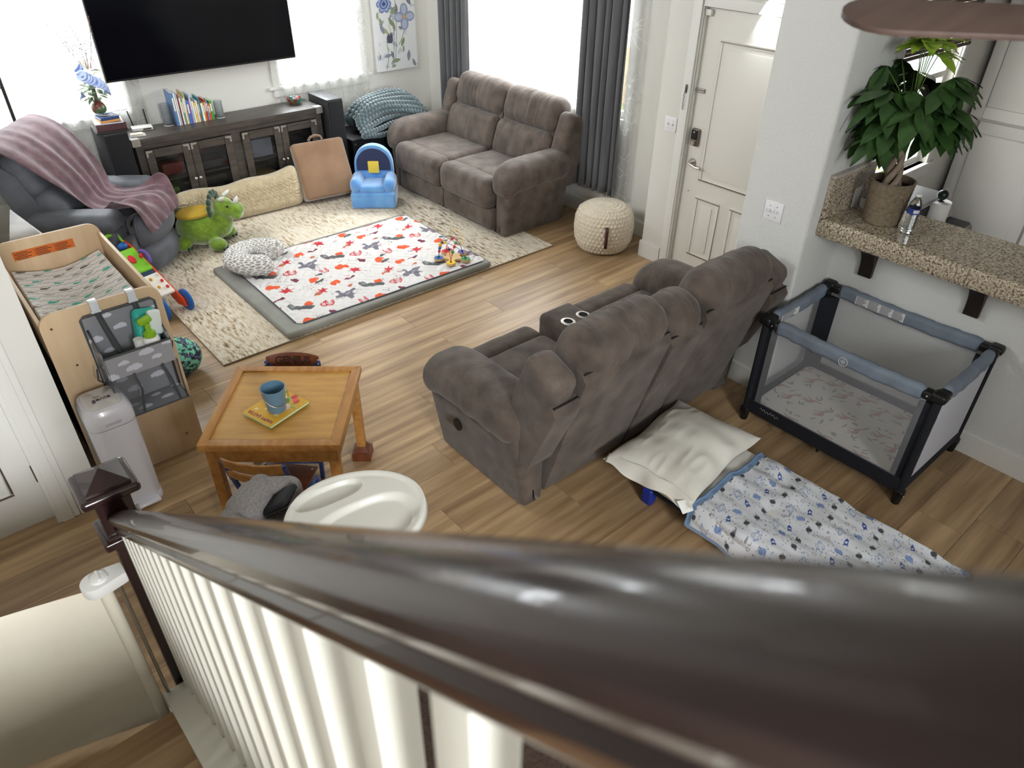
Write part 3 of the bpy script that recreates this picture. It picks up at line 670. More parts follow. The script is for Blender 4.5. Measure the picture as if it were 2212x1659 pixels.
# wi-fi router and small tray
rt = thing('wifi_router', 'small white router with two black antennas on the console', 'router', (1.83, 7.25, .8555), -8)
g = G(); g.rb((0, 0, .015), (.17, .11, .028), .005, 2); g.mk('case', mat('router white', '#d3d1cd', .4), rt)
g = G(); g.box(.0, .07, -.0566, -.0552, .008, .02); g.mk('status_panel', BLACK, rt, ang=0)
for s, tx in ((-1, -.02), (1, -.005)):
    g = G(); g.tube([(s * .06, .05, .02), (s * .06 + tx, .055, .16)], .006, 8, r1=.005); g.mk('antenna', BLACK, rt)
t = thing('small_box', 'flat cream box lying at the front left of the console top', 'box', (1.735, 7.07, .8555), -6)
g = G(); g.rb((0, 0, .006), (.12, .075, .012), .002); g.mk('tray', mat('pale grey card', '#bdbdb8', .6), t); g = G(); g.rb((-.008, .004, .018), (.10, .055, .011), .002); g.mk('lid', mat('cream card', '#dccfb4', .7), t)
# crystal bookends and the row of picture books
XTAL = mat('crackle crystal', '#e6ebee', .06, trans=.9, ior=1.4, bump=.9, bs=55)
for x, y, rr, h, lab in ((2.065, 7.24, .043, .185, 'crackled glass cylinder left of the book row'), (2.535, 7.20, .038, .15, 'crackled glass cylinder right of the book row')):
    t = thing('glass_vase', lab, 'glass', (x, y, .8555), 0, 'crackled glass bookends'); g = G(); g.lathe([(.001, .006), (rr, .006), (rr, h), (rr - .006, h), (rr - .006, .02), (.001, .02)], 20); g.mk('cylinder', XTAL, t)
    g = G(); g.lathe([(.001, 0), (rr + .002, 0), (rr + .002, .006), (.001, .006)], 20); g.mk('base', mat('glass base', '#c9cdcd', .2), t)
books = [('#5f7fae', .285, .020, .22, 'tall blue illustrated picture book'), ('#e4e3da', .28, .014, .22, 'tall white picture book'), ('#9fb8d6', .27, .012, .21, 'pale blue tall picture book'), ('#8d2f35', .265, .010, .2, 'tall book with a dark red edge'),
         ('#efe9e0', .235, .013, .18, 'white book with a pink spine edge'), ('#6f9a74', .23, .015, .18, 'sage green book'), ('#f0ead6', .225, .012, .18, 'cream storybook'), ('#b9ab79', .27, .010, .2, 'tall khaki book leaning back'), ('#4a72c8', .20, .020, .16, 'bright blue board book'),
         ('#a56aa8', .195, .010, .16, 'thin purple book'), ('#9cc0e0', .25, .013, .17, 'sky blue dotted book'), ('#ece7de', .19, .016, .16, 'white striped board book'), ('#e0c040', .175, .016, .15, 'yellow board book'), ('#d8d6e2', .19, .016, .16, 'pale lilac book'), ('#b56a4a', .18, .010, .15, 'rust coloured thin book'),
         ('#2f7f86', .215, .012, .17, 'teal hardback'), ('#f2f0e8', .16, .018, .14, 'white board book with a small picture'), ('#c98a3a', .165, .014, .14, 'amber board book'), ('#c23a2a', .19, .014, .15, 'red board book'), ('#5f9ed0', .18, .012, .15, 'light blue board book'), ('#e5502a', .15, .016, .14, 'orange board book'), ('#3f9a3c', .17, .022, .15, 'green board book at the right end')]
x = 2.125
for hx, h, th, dp, lab in books:
    th *= 1.02; t = thing('book', lab + ' in the console book row', 'book', (x + th / 2, 7.165 + dp / 2 - .0, .8555), -4, 'books in a row on the console')
    g = G(); g.box(-th / 2, -th / 2 + .0018, -dp / 2, dp / 2, 0, h); g.box(th / 2 - .0018, th / 2, -dp / 2, dp / 2, 0, h); g.box(-th / 2, th / 2, -dp / 2, -dp / 2 + .002, 0, h); g.mk('cover', mat('cover ' + hx, hx, .45), t, ang=0)
    g = G(); g.box(-th / 2 + .0018, th / 2 - .0018, -dp / 2 + .002, dp / 2 - .003, .002, h - .003); g.mk('pages', mat('pages white', '#e2ddd0', .8), t, ang=0)
    if int(h * 1000) % 2 == 0 or th > .014:
        g = G(); g.box(-th * .28, th * .28, -dp / 2 - .0012, -dp / 2 - .0002, h * .45, h * .85); g.mk('spine_title', mat('spine print', '#e8e4d8' if hx[1] < 'd' else '#56606e', .6), t, ang=0)
    x += th + .0012
# bowl of glass balls
bw = thing('pottery_bowl', 'red and green pottery bowl at the right end of the console', 'bowl', (3.325, 7.24, .8555))
g = G(); g.lathe([(.001, 0), (.045, 0), (.07, .03), (.078, .055), (.073, .055), (.064, .03), (.04, .008), (.001, .008)], 28); g.mk('bowl', mat('bowl glaze', '#8a3f36', .25, '#3f7f6a', ns=14, lo=.47, hi=.53), bw)
for k, hx in enumerate(('#b4474b', '#3f7d68', '#4f9a86', '#2e3a38', '#8a8f94', '#c05a66')):
    a = k * 1.05; o = G().ball((0, 0, 0), .021, 8).mk('glass_ball', mat('ball ' + hx, hx, .15, coat=.5), ang=180); o.location = (3.325 + .034 * math.cos(a), 7.24 + .034 * math.sin(a), .8555 + .048)
    tag(o, ['red', 'deep green', 'teal', 'black', 'grey', 'pink'][k] + ' glass ball in the pottery bowl', 'ball', 'balls in the pottery bowl')
# flower canvas
W_, H_ = .53, .95
P = Paint(W_, H_, .004, '#d9dadb'); rs = random.Random(11)
for k in range(26): P.ell(rs.uniform(0, W_), rs.uniform(0, H_), rs.uniform(.02, .05), rs.uniform(.01, .02), rs.uniform(0, 3), rs.choice(['#b9bfcb', '#c3c8cf', '#aab3c2', '#c9cbbd']))
for (sx_, sy_, ex, ey) in ((.20, .05, .26, .62), (.24, .1, .30, .86), (.12, .02, .16, .3), (.3, .25, .42, .5)):
    for q in np.linspace(0, 1, 90): P.ell(sx_ + (ex - sx_) * q + .015 * math.sin(q * 4), sy_ + (ey - sy_) * q, .0045, .0045, 0, '#7f8a6a')
for k in range(30):
    cx, cy, a = rs.uniform(.04, .5), rs.uniform(.03, .9), rs.uniform(0, 3.1); L_ = rs.uniform(.03, .06)
    P.blob(cx, cy, [(-1, 0), (0, .38), (1, 0), (0, -.38)], a, rs.choice(['#7d8a68', '#98a184', '#5f6577', '#7b8194', '#6c7a58']), L_); P.ell(cx, cy, L_ * .8, .0022, a, '#aab09a')
def flower(cx, cy, r, n, c1, c2, mid):
    for k in range(n):
        a = k * 2 * PI / n; P.ell(cx + r * .55 * math.cos(a), cy + r * .55 * math.sin(a), r * .55, r * .42, a, c1)
        P.ell(cx + r * .6 * math.cos(a), cy + r * .6 * math.sin(a), r * .38, r * .26, a, c2)
    P.ell(cx, cy, r * .16, r * .16, 0, mid)
flower(.145, .66, .085, 6, '#5f6f9e', '#8a98bf', '#39446e')
for k in range(4): P.ell(.145, .66, .07 - k * .016, .062 - k * .014, .4 * k, '#48588a' if k % 2 else '#9aa8ca', .72)
flower(.39, .52, .12, 4, '#8b93ad', '#aab2c6', '#c6a45a'); flower(.21, .87, .075, 5, '#7682a8', '#a6b0cc', '#4b5680'); flower(.42, .86, .07, 5, '#6a78a8', '#95a3c6', '#39446e')
P.blob(.19, .33, [(-.5, -.9), (-.75, 0), (-.3, .8), (0, .5), (.35, .95), (.7, .1), (.45, -.9)], 0, '#4c4f63', .055); P.blob(.19, .37, [(-.2, -.4), (0, .6), (.2, -.4)], 0, '#c8a24a', .03)
cv = thing('canvas_painting', 'canvas painting of blue grey flowers hanging in the far corner', 'painting', (4.405, 7.372, .985))
U, V = np.meshgrid(P.u, P.v, indexing='ij'); g = G(); g.grid(np.stack([U, U * 0 - .0005, V], -1)); g.mk('painted_face', mat('canvas print', vc=True, rough=.75, bump=.1, bs=300), cv, ang=0, col=P.c, norm=False)
g = G(); g.box(0, W_, 0, .036, 0, H_); g.mk('stretcher', mat('canvas edge', '#d0d0d0', .8), cv, bevel=.002)
# floor lamp
lp = thing('floor_lamp', 'slim black floor lamp standing behind the grey recliner', 'lamp', (.88, 7.22, 0))
g = G(); g.lathe([(.001, 0), (.12, 0), (.12, .015), (.02, .025), (.001, .025)], 24); g.mk('base', BLACK, lp)
g = G(); g.cyl((0, 0, .02), (0, 0, 2.2), .0125, n=10); g.mk('pole', BLACK, lp)
g = G(); g.tube([(-.03, -.01, 1.36), (-.03, -.01, 1.48), (0, 0, 1.52)], .005, 6); g.tube([(-.03, -.01, 1.36), (0, 0, 1.35)], .005, 6); g.mk('pull_bracket', BLACK, lp)
g = G(); g.lathe([(.17, 2.12), (.13, 2.32), (.128, 2.32), (.168, 2.12)], 28); g.mk('lamp_shade', mat('lamp linen', '#d8d2c4', .9), lp)
# black cabinet in the corner and the chunky knit blanket
KC = thing('corner_cabinet', 'low black corner cabinet under the knitted blanket', 'cabinet', (4.22, 7.095, 0))
g = G(); g.box(-.50, .50, -.24, .24, .03, .48); g.mk('body', BLACK, KC, bevel=.004); g = G(); g.box(-.51, .51, -.25, .245, .48, .50); g.mk('top', BLACK, KC, bevel=.004)
for x in (-.3, .1):
    g = G(); g.lathe([(.001, 0), (.03, .0), (.05, .004), (.13, .006), (.15, .003)], 28, (x, -.2415, .25), (90, 0, 0)); g.mk('driver_cone', mat('speaker cone', '#08080a', .7), KC)
for x, z in ((-.47, .45), (-.08, .45)):
    g = G(); g.ball((x, -.243, z), .006, 4); g.mk('screw', CHROME, KC)
KN = mat('chunky chenille yarn', '#4a595d', .95, '#5d6e72', ns=60, bump=.5, bs=90, sheen=.5)
kb = thing('knit_blanket', 'chunky blue grey knitted blanket heaped in the corner behind the sofa arm', 'blanket', (4.22, 7.07, .505))
rs = random.Random(5)
for r in range(10):
    q = r / 9.0
    for s in (0, 1):
        pts = []
        for i in range(70):
            a = i / 69; x = -.42 + .86 * a; dome = max(0, 1 - (abs(x + .01) / .46) ** 2.2)
            ang = -.25 + q * 1.75          # from the front hem up and over to the back
            yy = -.30 + .27 * (1 - math.cos(min(ang, PI / 2))) + max(0, ang - PI / 2) * .12 + .03 * math.sin(x * 5 + r); zz = .03 + .33 * dome ** .5 * math.sin(max(0, min(ang + .25, PI / 2)) / (PI / 2) * PI / 2) + .015 * math.sin(x * 9 + r * .7)
            w = math.sin(i * 1.05 + PI * s) * .017; pts.append((x + .014 * math.cos(i * 1.05 + PI * s), yy - w * .4, zz + w + .008))
        g = G(); g.tube(pts, .019, 6); g.mk('yarn_row', KN, kb, ang=180)
g = G(); g.ball((0, .05, .13), .30, 10, (1.35, .62, .55)); g.mk('inner_fold', mat('yarn shade', '#465457', .95), kb, ang=180)
g = G(); g.tube([(0, -.02, .33), (.01, -.02, .38), (.03, -.03, .395)], .016, 6); g.mk('yarn_end', KN, kb, ang=180)
# ================================================================ rug, mat and toys
def rug_mat():
    m = bpy.data.materials.new('distressed rug'); m.use_nodes = True; nt = m.node_tree; N = nt.nodes; L = nt.links; b = N['Principled BSDF']; b.inputs['Roughness'].default_value = .95; b.inputs['Sheen Weight'].default_value = .2
    tc = N.new('ShaderNodeTexCoord')
    def nz(s, sc, d=6):
        mp = N.new('ShaderNodeMapping'); mp.inputs['Scale'].default_value = s; n = N.new('ShaderNodeTexNoise'); n.inputs['Scale'].default_value = sc; n.inputs['Detail'].default_value = d; n.inputs['Roughness'].default_value = .7
        L.new(tc.outputs['Object'], mp.inputs[0]); L.new(mp.outputs[0], n.inputs[0]); return n.outputs[0]
    def mth(op, a, b):
        n = N.new('ShaderNodeMath'); n.operation = op
        for i, x in enumerate((a, b)):
            if isinstance(x, float): n.inputs[i].default_value = x
            else: L.new(x, n.inputs[i])
        return n.outputs[0]
    def rng(x, a, c, lo=0., hi=1.):
        r = N.new('ShaderNodeMapRange'); r.inputs[1].default_value = a; r.inputs[2].default_value = c; r.inputs[3].default_value = lo; r.inputs[4].default_value = hi; L.new(x, r.inputs[0]); return r.outputs[0]
    fine = rng(nz((15, 3.4, 1), 3.0), .45, .62); big = rng(nz((.9, .7, 1), 1.6, 3), .35, .65); thread = rng(nz((7, 90, 1), 2.0), .35, .7)
    fac = mth('MULTIPLY', fine, mth('ADD', mth('MULTIPLY', big, .95), .16)); fac = mth('ADD', fac, mth('MULTIPLY', thread, .10))
    cr = N.new('ShaderNodeValToRGB'); e = cr.color_ramp.elements; e[0].color = (*lin('#e2d9c8'), 1); e[1].color = (*lin('#5c4833'), 1); e[0].position = .05; e[1].position = .95
    k = cr.color_ramp.elements.new(.4); k.color = (*lin('#cbb899'), 1); L.new(fac, cr.inputs[0]); L.new(cr.outputs[0], b.inputs['Base Color'])
    bp = N.new('ShaderNodeBump'); bp.inputs['Strength'].default_value = .4; bp.inputs['Distance'].default_value = .004; L.new(thread, bp.inputs['Height']); L.new(bp.outputs[0], b.inputs['Normal']); return m
rg = thing('area_rug', 'large cream and brown distressed area rug', 'rug', (2.765, 5.68, 0))
g = G(); g.rb((0, 0, .0065), (3.10, 2.53, .011), .004, 1); g.mk('pile', rug_mat(), rg)
g = G(); g.tube([(-1.552, -1.267, .006), (1.552, -1.267, .006), (1.552, 1.267, .006), (-1.552, 1.267, .006)], .006, 6, closed=True); g.mk('binding', mat('rug binding', '#8f8168', .9), rg)
mt_ = thing('foam_mat', 'grey padded floor mat on the rug', 'mat', (2.645, 5.10, .0125), 0)
g = G(); g.rb((0, 0, .029), (1.89, 1.38, .056), .022, 3, (20, 16, 1), fn=lambda V: V + np.stack([V[:, 0] * 0, V[:, 0] * 0, noise(V, 5, 4) * .003], 1)); g.mk('pad', mat('grey mat cover', '#8b8b84', .85, '#7f7f79', ns=5, bump=.1, bs=200), mt_, ang=180)
# quilt with an autumn print
QW, QH = 1.75, 1.27
P = Paint(QW, QH, .0042, '#d2cfcd'); rs = random.Random(2); TX, TY = .613, .645
OR, RD, MA, GY, SL, BR = '#d4562e', '#b92f38', '#6d2f45', '#56585a', '#6f6d78', '#b5694c'
fan = [(-.5, -.75), (-1, 0), (-.6, .7), (.1, .95), (.8, .6), (1, -.1), (.4, -.5), (0, -.35)]
leafp = [(0, -1), (.25, -.3), (.95, -.35), (.55, .15), (1, .75), (.3, .55), (0, 1), (-.25, .5), (-.9, .6), (-.5, .1), (-1, -.4), (-.25, -.35)]
squid = [(-1, .1), (-.55, .45), (-.7, 1), (-.35, 1.05), (-.2, .5), (.35, .75), (.95, .9), (1, .6), (.55, .2), (.95, -.25), (.5, -.2), (.35, -.8), (0, -.75), (-.15, -.2), (-.7, -.25)]
def arc(cx, cy, a):
    for r in (.052, .032, .014): P.ell(cx, cy, r, r * .72, a, RD); P.ell(cx, cy, r * .8, r * .5, a, '#d2cfcd')
    P.poly(cx, cy, [(.0, .0), (.09, .05), (.09, -.05)], a, '#d2cfcd')
for i in range(-1, 4):
    for j in range(-1, 3):
        ox, oy = i * TX, j * TY
        for (x, y, s, rr) in ((.08, .0, .042, .3), (.53, .41, .046, .1), (.11, .625, .042, -.4)): P.blob(ox + x, oy + y, fan, rr, OR, s)
        P.ell(ox + .2, oy + .225, .036, .032, 0, OR)
        P.blob(ox + .42, oy + .555, fan, .6, OR, .05); P.ell(ox + .445, oy + .515, .05, .016, .35, GY)
        P.blob(ox + .33, oy + .325, [(-1, -.3), (-.4, .4), (.4, .3), (1, .5), (.7, -.4), (-.2, -.35)], .2, BR, .045); P.blob(ox + .385, oy + .35, leafp, .5, RD, .05)
        P.blob(ox + .155, oy + .52, leafp, -.6, RD, .06)
        arc(ox + .31, oy + .15, .3); arc(ox + .56, oy + .02, 1.6); arc(ox + .335, oy + .79 - TY, 1.2)
        P.blob(ox + .29, oy + .0, [(0, 1), (.6, .3), (.5, -.6), (-.3, -.8), (-.5, 0)], .4, MA, .045)
        P.blob(ox + .04, oy + .415, [(-1, -.2), (-.5, .25), (.3, .1), (.9, .45), (1.1, 0), (.3, -.35), (-.4, -.15)], 0, MA, .052)
        P.blob(ox + .5, oy + .17, squid, -.15, SL, .092)
        for k in range(4): P.poly(ox + .45 + k * .028, oy + .135 + k * .02, [(-.012, -.01), (.0, .012), (.014, -.008), (0, .002)], .4, '#d2cfcd')
        P.blob(ox + .12, oy + .215, [(-.65, 1), (-.2, .95), (-.1, .35), (.4, -.05), (1.0, -.35), (1.05, -.85), (.5, -.9), (-.2, -.45), (-.75, .15)], .15, GY, .085); P.poly(ox + .085, oy + .27, [(-.028, .0), (.012, .01), (.02, -.03), (-.022, -.04)], .15, '#7d7f80')
        P.blob(ox + .6, oy + .3, [(-1, 0), (0, .5), (1, .1), (0, -.5)], .2, BR, .03); P.ell(ox + .49, oy + .62, .034, .016, .1, GY)
        for k in range(16):
            cx, cy = ox + rs.uniform(0, TX), oy + rs.uniform(0, TY); c = rs.choice([RD, GY, MA, SL])
            for q in range(11): P.ell(cx + rs.gauss(0, .02), cy + rs.gauss(0, .014), .0034, .0034, 0, c)
U, V = np.meshgrid(P.u, P.v, indexing='ij')
sc1 = np.abs(np.sin(U * 2 * PI / .16 + np.sin(V * 2 * PI / .16) * 1.2)) * np.abs(np.sin(V * 2 * PI / .16 + np.sin(U * 2 * PI / .16) * 1.2))
ed = np.minimum(np.minimum(U, QW - U), np.minimum(V, QH - V)); pf = np.stack([U.ravel(), V.ravel(), U.ravel() * 0], 1)
Z = .006 + .010 * np.sqrt(sc1) * sm(0, .05, ed) + .003 * noise(pf, 7, 3).reshape(U.shape) + .002 + .004 * noise(pf, 2.2, 9).reshape(U.shape) * sm(0, .05, ed); Z = np.where(ed < .002, .003, Z)
Xq = U - QW / 2; Yq = V - QH / 2; rr = .05   # rounded corners
qx = np.clip(np.abs(Xq) - (QW / 2 - rr), 0, None); qy = np.clip(np.abs(Yq) - (QH / 2 - rr), 0, None); ql = np.maximum(np.hypot(qx, qy), 1e-6); mxq = np.maximum(qx, qy); f = np.where((qx > 0) & (qy > 0), mxq / ql, 1)
Xq = np.sign(Xq) * (np.minimum(np.abs(Xq), QW / 2 - rr) + qx * f); Yq = np.sign(Yq) * (np.minimum(np.abs(Yq), QH / 2 - rr) + qy * f)
qt = thing('quilted_play_mat', 'white quilted play mat printed with orange, red and grey shapes', 'play mat', (2.70, 5.10, .0705), -.8)
g = G(); g.grid(np.stack([Xq, Yq, Z], -1)); g.mk('quilt_top', mat('quilt print', vc=True, rough=.85), qt, ang=180, col=P.c, norm=False)
g = G(); q = QW / 2; h = QH / 2; g.tube([(-q + rr, -h, .003), (q - rr, -h, .003), (q, -h + rr, .003), (q, h - rr, .003), (q - rr, h, .003), (-q + rr, h, .003), (-q, h - rr, .003), (-q, -h + rr, .003)], .0055, 6, closed=True); g.mk('edge_binding', mat('dark slate binding', '#4d5057', .8), qt)
# nursing pillow
def giraffe_print(U, V, base, ink, su=.034, sv=.017):
    # irregular patches divided by pale lines: distance to the two nearest of a jittered lattice
    a = U / su; b = V / sv; i0 = np.floor(a).astype(np.int64); j0 = np.floor(b).astype(np.int64); d1 = np.full(U.shape, 9.); d2 = np.full(U.shape, 9.)
    for di in (-1, 0, 1):
        for dj in (-1, 0, 1):
            x = i0 + di; y = j0 + dj; px = x + .5 + .38 * _h(x, y, 0 * x, 1) + .5 * (y % 2); py = y + .5 + .34 * _h(x, y, 0 * x, 2); d = np.hypot(a - px, (b - py)); lo = np.minimum(d1, d); d2 = np.minimum(d2, np.maximum(d1, d)); d1 = lo
    c = np.zeros(U.shape + (3,)); c[:] = lin(base); c[d2 - d1 < .26] = lin(ink); return c
nu, nv = 260, 96; u = np.linspace(0, 1, nu); v = np.linspace(0, 1, nv); th = R(42) + u * R(276); uu, vv = np.meshgrid(u, v, indexing='ij'); TH = np.broadcast_to(th[:, None], uu.shape)
rad = .098 * np.minimum(1, np.sqrt(np.clip(1 - ((np.abs(uu - .5) - .40) / .10).clip(0, 1) ** 2, .0, 1))) + .0005; ph = vv * 2 * PI
RR = .165 + rad * np.cos(ph); RR = np.maximum(RR, .02); Zp = .082 + rad * .84 * np.sin(ph)
wr = noise(np.stack([TH.ravel() * 3, np.cos(ph).ravel() * 1.5, np.sin(ph).ravel() * 1.5], 1), 2.0, 6).reshape(uu.shape) * .006 * (1 - np.cos(ph)) + np.where(np.cos(ph) < 0, np.sin(TH * 16) * .006 * -np.cos(ph), 0)
Pn = np.stack([(RR + wr) * np.cos(TH) * 1.1, (RR + wr) * np.sin(TH), np.maximum(Zp + wr * .6, .001)], -1)
npil = thing('nursing_pillow', 'grey and white printed crescent nursing pillow on the play mat', 'pillow', (2.02, 5.535, .090), -40)
g = G(); g.grid(Pn); g.mk('cushion', mat('pillow print', vc=True, rough=.85), npil, ang=180, col=giraffe_print(TH * .17, vv * .5, '#8e8c87', '#dedcd8'), norm=False)
g = G(); g.box(-.03, .03, -.004, .004, 0, .05); o = g.mk('label_tag', mat('white satin', '#e4e4ee', .5), npil); o.location = (-.27, -.06, .02); o.rotation_euler = (R(25), 0, R(70))
# bead maze
WD = mat('pale beech', '#cfae7a', .5, '#bf9c66', ns=4, st=(1, 6, 6)); BC = {n: mat('bead ' + n, h, .35, coat=.3) for n, h in dict(red='#c22f35', blue='#2f5f9c', green='#2f8a4a', yellow='#e2bd2c', purple='#6b5fa8', navy='#2b3350', orange='#d4562e').items()}
bm_ = thing('bead_maze', 'wooden bead maze toy with coloured wires at the corner of the play mat', 'toy', (3.34, 4.63, .0935), 10)
star = []
for k in range(5):
    a = k * 2 * PI / 5
    star += [(.115 * math.cos(a), .115 * math.sin(a)), (.058 * math.cos(a + PI / 5), .058 * math.sin(a + PI / 5))]
g = G(); g.prism(star, 0, .016, 'z')
for k in range(5): a = k * 2 * PI / 5; g.lathe([(.001, 0), (.042, 0), (.042, .017), (.001, .017)], 20, (.12 * math.cos(a), .12 * math.sin(a), 0))
g.mk('star_base', WD, bm_); pts5 = []
for k, c in enumerate(('red', 'blue', 'yellow', 'green', 'purple')):
    a = k * 2 * PI / 5 - 1.9; x, y = .12 * math.cos(a), .12 * math.sin(a); a2 = round((a / (2 * PI / 5))) * 0
    kk = (k + 1) % 5; a = kk * 2 * PI / 5; x, y = .12 * math.cos(a), .12 * math.sin(a); pts5.append((x, y))
    g = G(); g.lathe([(.001, .017), (.038, .017), (.038, .0195), (.001, .0195)], 20, (x, y, 0)); d = g.mk('disc', BC[c], bm_)
    g = G(); g.cyl((x, y, .0195), (x, y, .028), .007, n=8); g.mk('wire_socket', BLACK, d)
def wire(p, q, hgt, col, bulge=(0, 0), beads=()):
    P0 = [(p[0] + (q[0] - p[0]) * t + bulge[0] * math.sin(PI * t), p[1] + (q[1] - p[1]) * t + bulge[1] * math.sin(PI * t), .02 + hgt * math.sin(PI * t) ** .55) for t in np.linspace(0, 1, 24)]
    g = G(); g.tube(P0, .0026, 6); wr_ = g.mk('wire', BC[col], bm_, ang=180)
    for i, (t, c, sh) in enumerate(beads):
        j = int(t * 23); b = P0[j]; g = G()
        if sh == 'b': g.ball(b, .0135, 6)
        else: g.rb(b, (.022, .022, .022), .003, 1, rot=(20, 30, i * 25))
        g.mk('bead', BC[c], wr_, ang=50)
wire(pts5[0], pts5[3], .22, 'yellow', (.02, 0), ((.03, 'red', 'b'),)); wire(pts5[1], pts5[4], .16, 'navy', (0, .03), ((.05, 'red', 'b'), (.1, 'blue', 'c'), (.16, 'orange', 'c'), (.22, 'red', 'b')))
wire(pts5[2], pts5[0], .17, 'red', (.06, -.05), ((.12, 'green', 'c'), (.2, 'red', 'b'), (.28, 'green', 'b'), (.8, 'red', 'b'))); wire(pts5[3], pts5[1], .14, 'blue', (-.04, .05), ((.5, 'yellow', 'b'), (.58, 'navy', 'c'), (.66, 'yellow', 'c'), (.74, 'yellow', 'b')))
wire(pts5[2], (0, 0), .10, 'orange', (-.03, 0), ((.5, 'navy', 'c'),))
# triceratops seat
LIME = mat('lime plush', '#5f7d16', .95, '#769622', ns=30, bump=.6, bs=70, sheen=.8); DGR = mat('dark green plush', '#1c3a22', .95, bump=.5, bs=90, sheen=.5)
tr = thing('plush_dinosaur_seat', 'lime green plush triceratops seat with a yellow top', 'plush toy', (1.90, 6.40, .0125), -38); tr.scale = (1.1, 1.1, 1.05)
g = G(); g.ball((-.02, 0, .16), .15, 12, (1.35, 1.05, 1.0)); g.ball((.13, 0, .2), .11, 10, (1, .95, 1.15)); g.ball((.19, 0, .33), .088, 10); g.ball((.275, 0, .315), .07, 10, (1.1, 1, .9))
g.ball((-.25, 0, .1), .05, 8, (1.8, .8, .7))
for s in (-1, 1): g.ball((.13, s * .135, .06), .06, 8, (1.25, 1, .98)); g.ball((-.15, s * .13, .06), .06, 8, (1.25, 1, .98)); g.ball((.29, s * .03, .28), .045, 8)
body = g.mk('body', LIME, tr, ang=180); rm = body.modifiers.new('remesh', 'REMESH'); rm.mode = 'VOXEL'; rm.voxel_size = .009; rm.use_smooth_shade = True; sm_ = body.modifiers.new('soft', 'SMOOTH'); sm_.factor = .5; sm_.iterations = 6
g = G(); g.lathe([(.001, .012), (.08, .01), (.12, 0), (.132, -.012), (.128, -.03)], 28, (-.05, 0, .305), (0, -6, 0), 1.15, .98); g.mk('seat_top', mat('yellow corduroy', '#c9a53a', .9, wave=(60, 0, .5)), tr)
g = G()
for k in range(9): a = R(-15 + 210 / 8 * k); g.ball((.115, .115 * math.cos(a), .345 + .10 * math.sin(a)), .034, 6, (.55, 1, 1))
g.mk('frill', DGR, tr, ang=180)
HW = mat('white felt', '#dcdad6', .85)
for c, e, r in (((.29, 0, .37), (.315, 0, .43), .02), ((.19, .05, .41), (.235, .075, .455), .018), ((.19, -.05, .41), (.235, -.075, .45), .018)):
    g = G(); g.tube([c, Vector(c).lerp(Vector(e), .6), e], [r, r * .75, r * .25], 10); g.mk('horn', HW, tr, ang=180)
for s in (-1, 1):
    g = G(); g.ball((.245, s * .066, .365), .011, 6); g.mk('eye', BLACK, tr, ang=180)
    for (px, n) in ((.185, 3), (-.095, 3)):
        for k in range(n): g = G(); g.ball((px + .012 - abs(k - 1) * .012, s * (.135 + (k - 1) * .034), .03), .016, 5, (.8, 1, 1)); g.mk('claw', DGR, tr, ang=180)
# cream body pillow
CRM = mat('cream sherpa', '#b3a283', .95, '#c4b494', ns=25, bump=.6, bs=60, sheen=.5)
def bodyp(V):
    W = V.copy(); x = V[:, 0] / .62; W[:, 2] += .055 * sm(.3, 1, x) * (V[:, 2] > 0) + .012 * np.sin(x * 7) * (V[:, 2] > 0); k = np.clip(1 - x * x, .02, 1) ** .35; W[:, 1] *= .35 + .65 * k
    a = (V[:, 0] + V[:, 2]) / .085; b = (V[:, 0] - V[:, 2]) / .085; da = np.abs(a - np.round(a)); db = np.abs(b - np.round(b)); d = np.maximum(da, db)
    W[:, 1] += np.where(V[:, 1] < 0, -1, 1) * (.007 * np.cos(d * 2 * PI * 3) + .008 * noise(V, 9, 2)); return W
bp_ = thing('body_pillow', 'long cream textured body pillow leaning on the media console', 'pillow', (2.43, 6.83, .0125), -3)
g = G(); g.rb((0, 0, .165), (1.24, .20, .34), .09, 3, (130, 4, 34), rot=(-14, 0, 0), fn=bodyp); g.mk('cushion', CRM, bp_, ang=180)
# tan wedge cushion
wc = thing('wedge_cushion', 'tan plush wedge cushion with a carry loop propped on the console', 'cushion', (3.30, 6.66, .0125), -7)
TAN = mat('tan plush', '#7f6147', .9, '#937357', ns=3, det=3, bump=.2, bs=150, sheen=.7)
def wedge(V): W = V.copy(); W[:, 1] *= .55 + .55 * (-(V[:, 2]) / .3 + 1) / 2; return W + np.stack([V[:, 0] * 0, noise(V, 5, 1) * .006, V[:, 0] * 0], 1)
g = G(); g.rb((0, .13, .285), (.54, .16, .56), .035, 3, (10, 3, 10), rot=(-24, 0, 0), fn=wedge); g.mk('cushion', TAN, wc, ang=180)
g = G(); g.tube([(-.07, .26, .55), (-.05, .245, .585), (0, .24, .60), (.05, .245, .585), (.07, .26, .55)], .012, 6); g.mk('carry_loop', TAN, wc, ang=180)
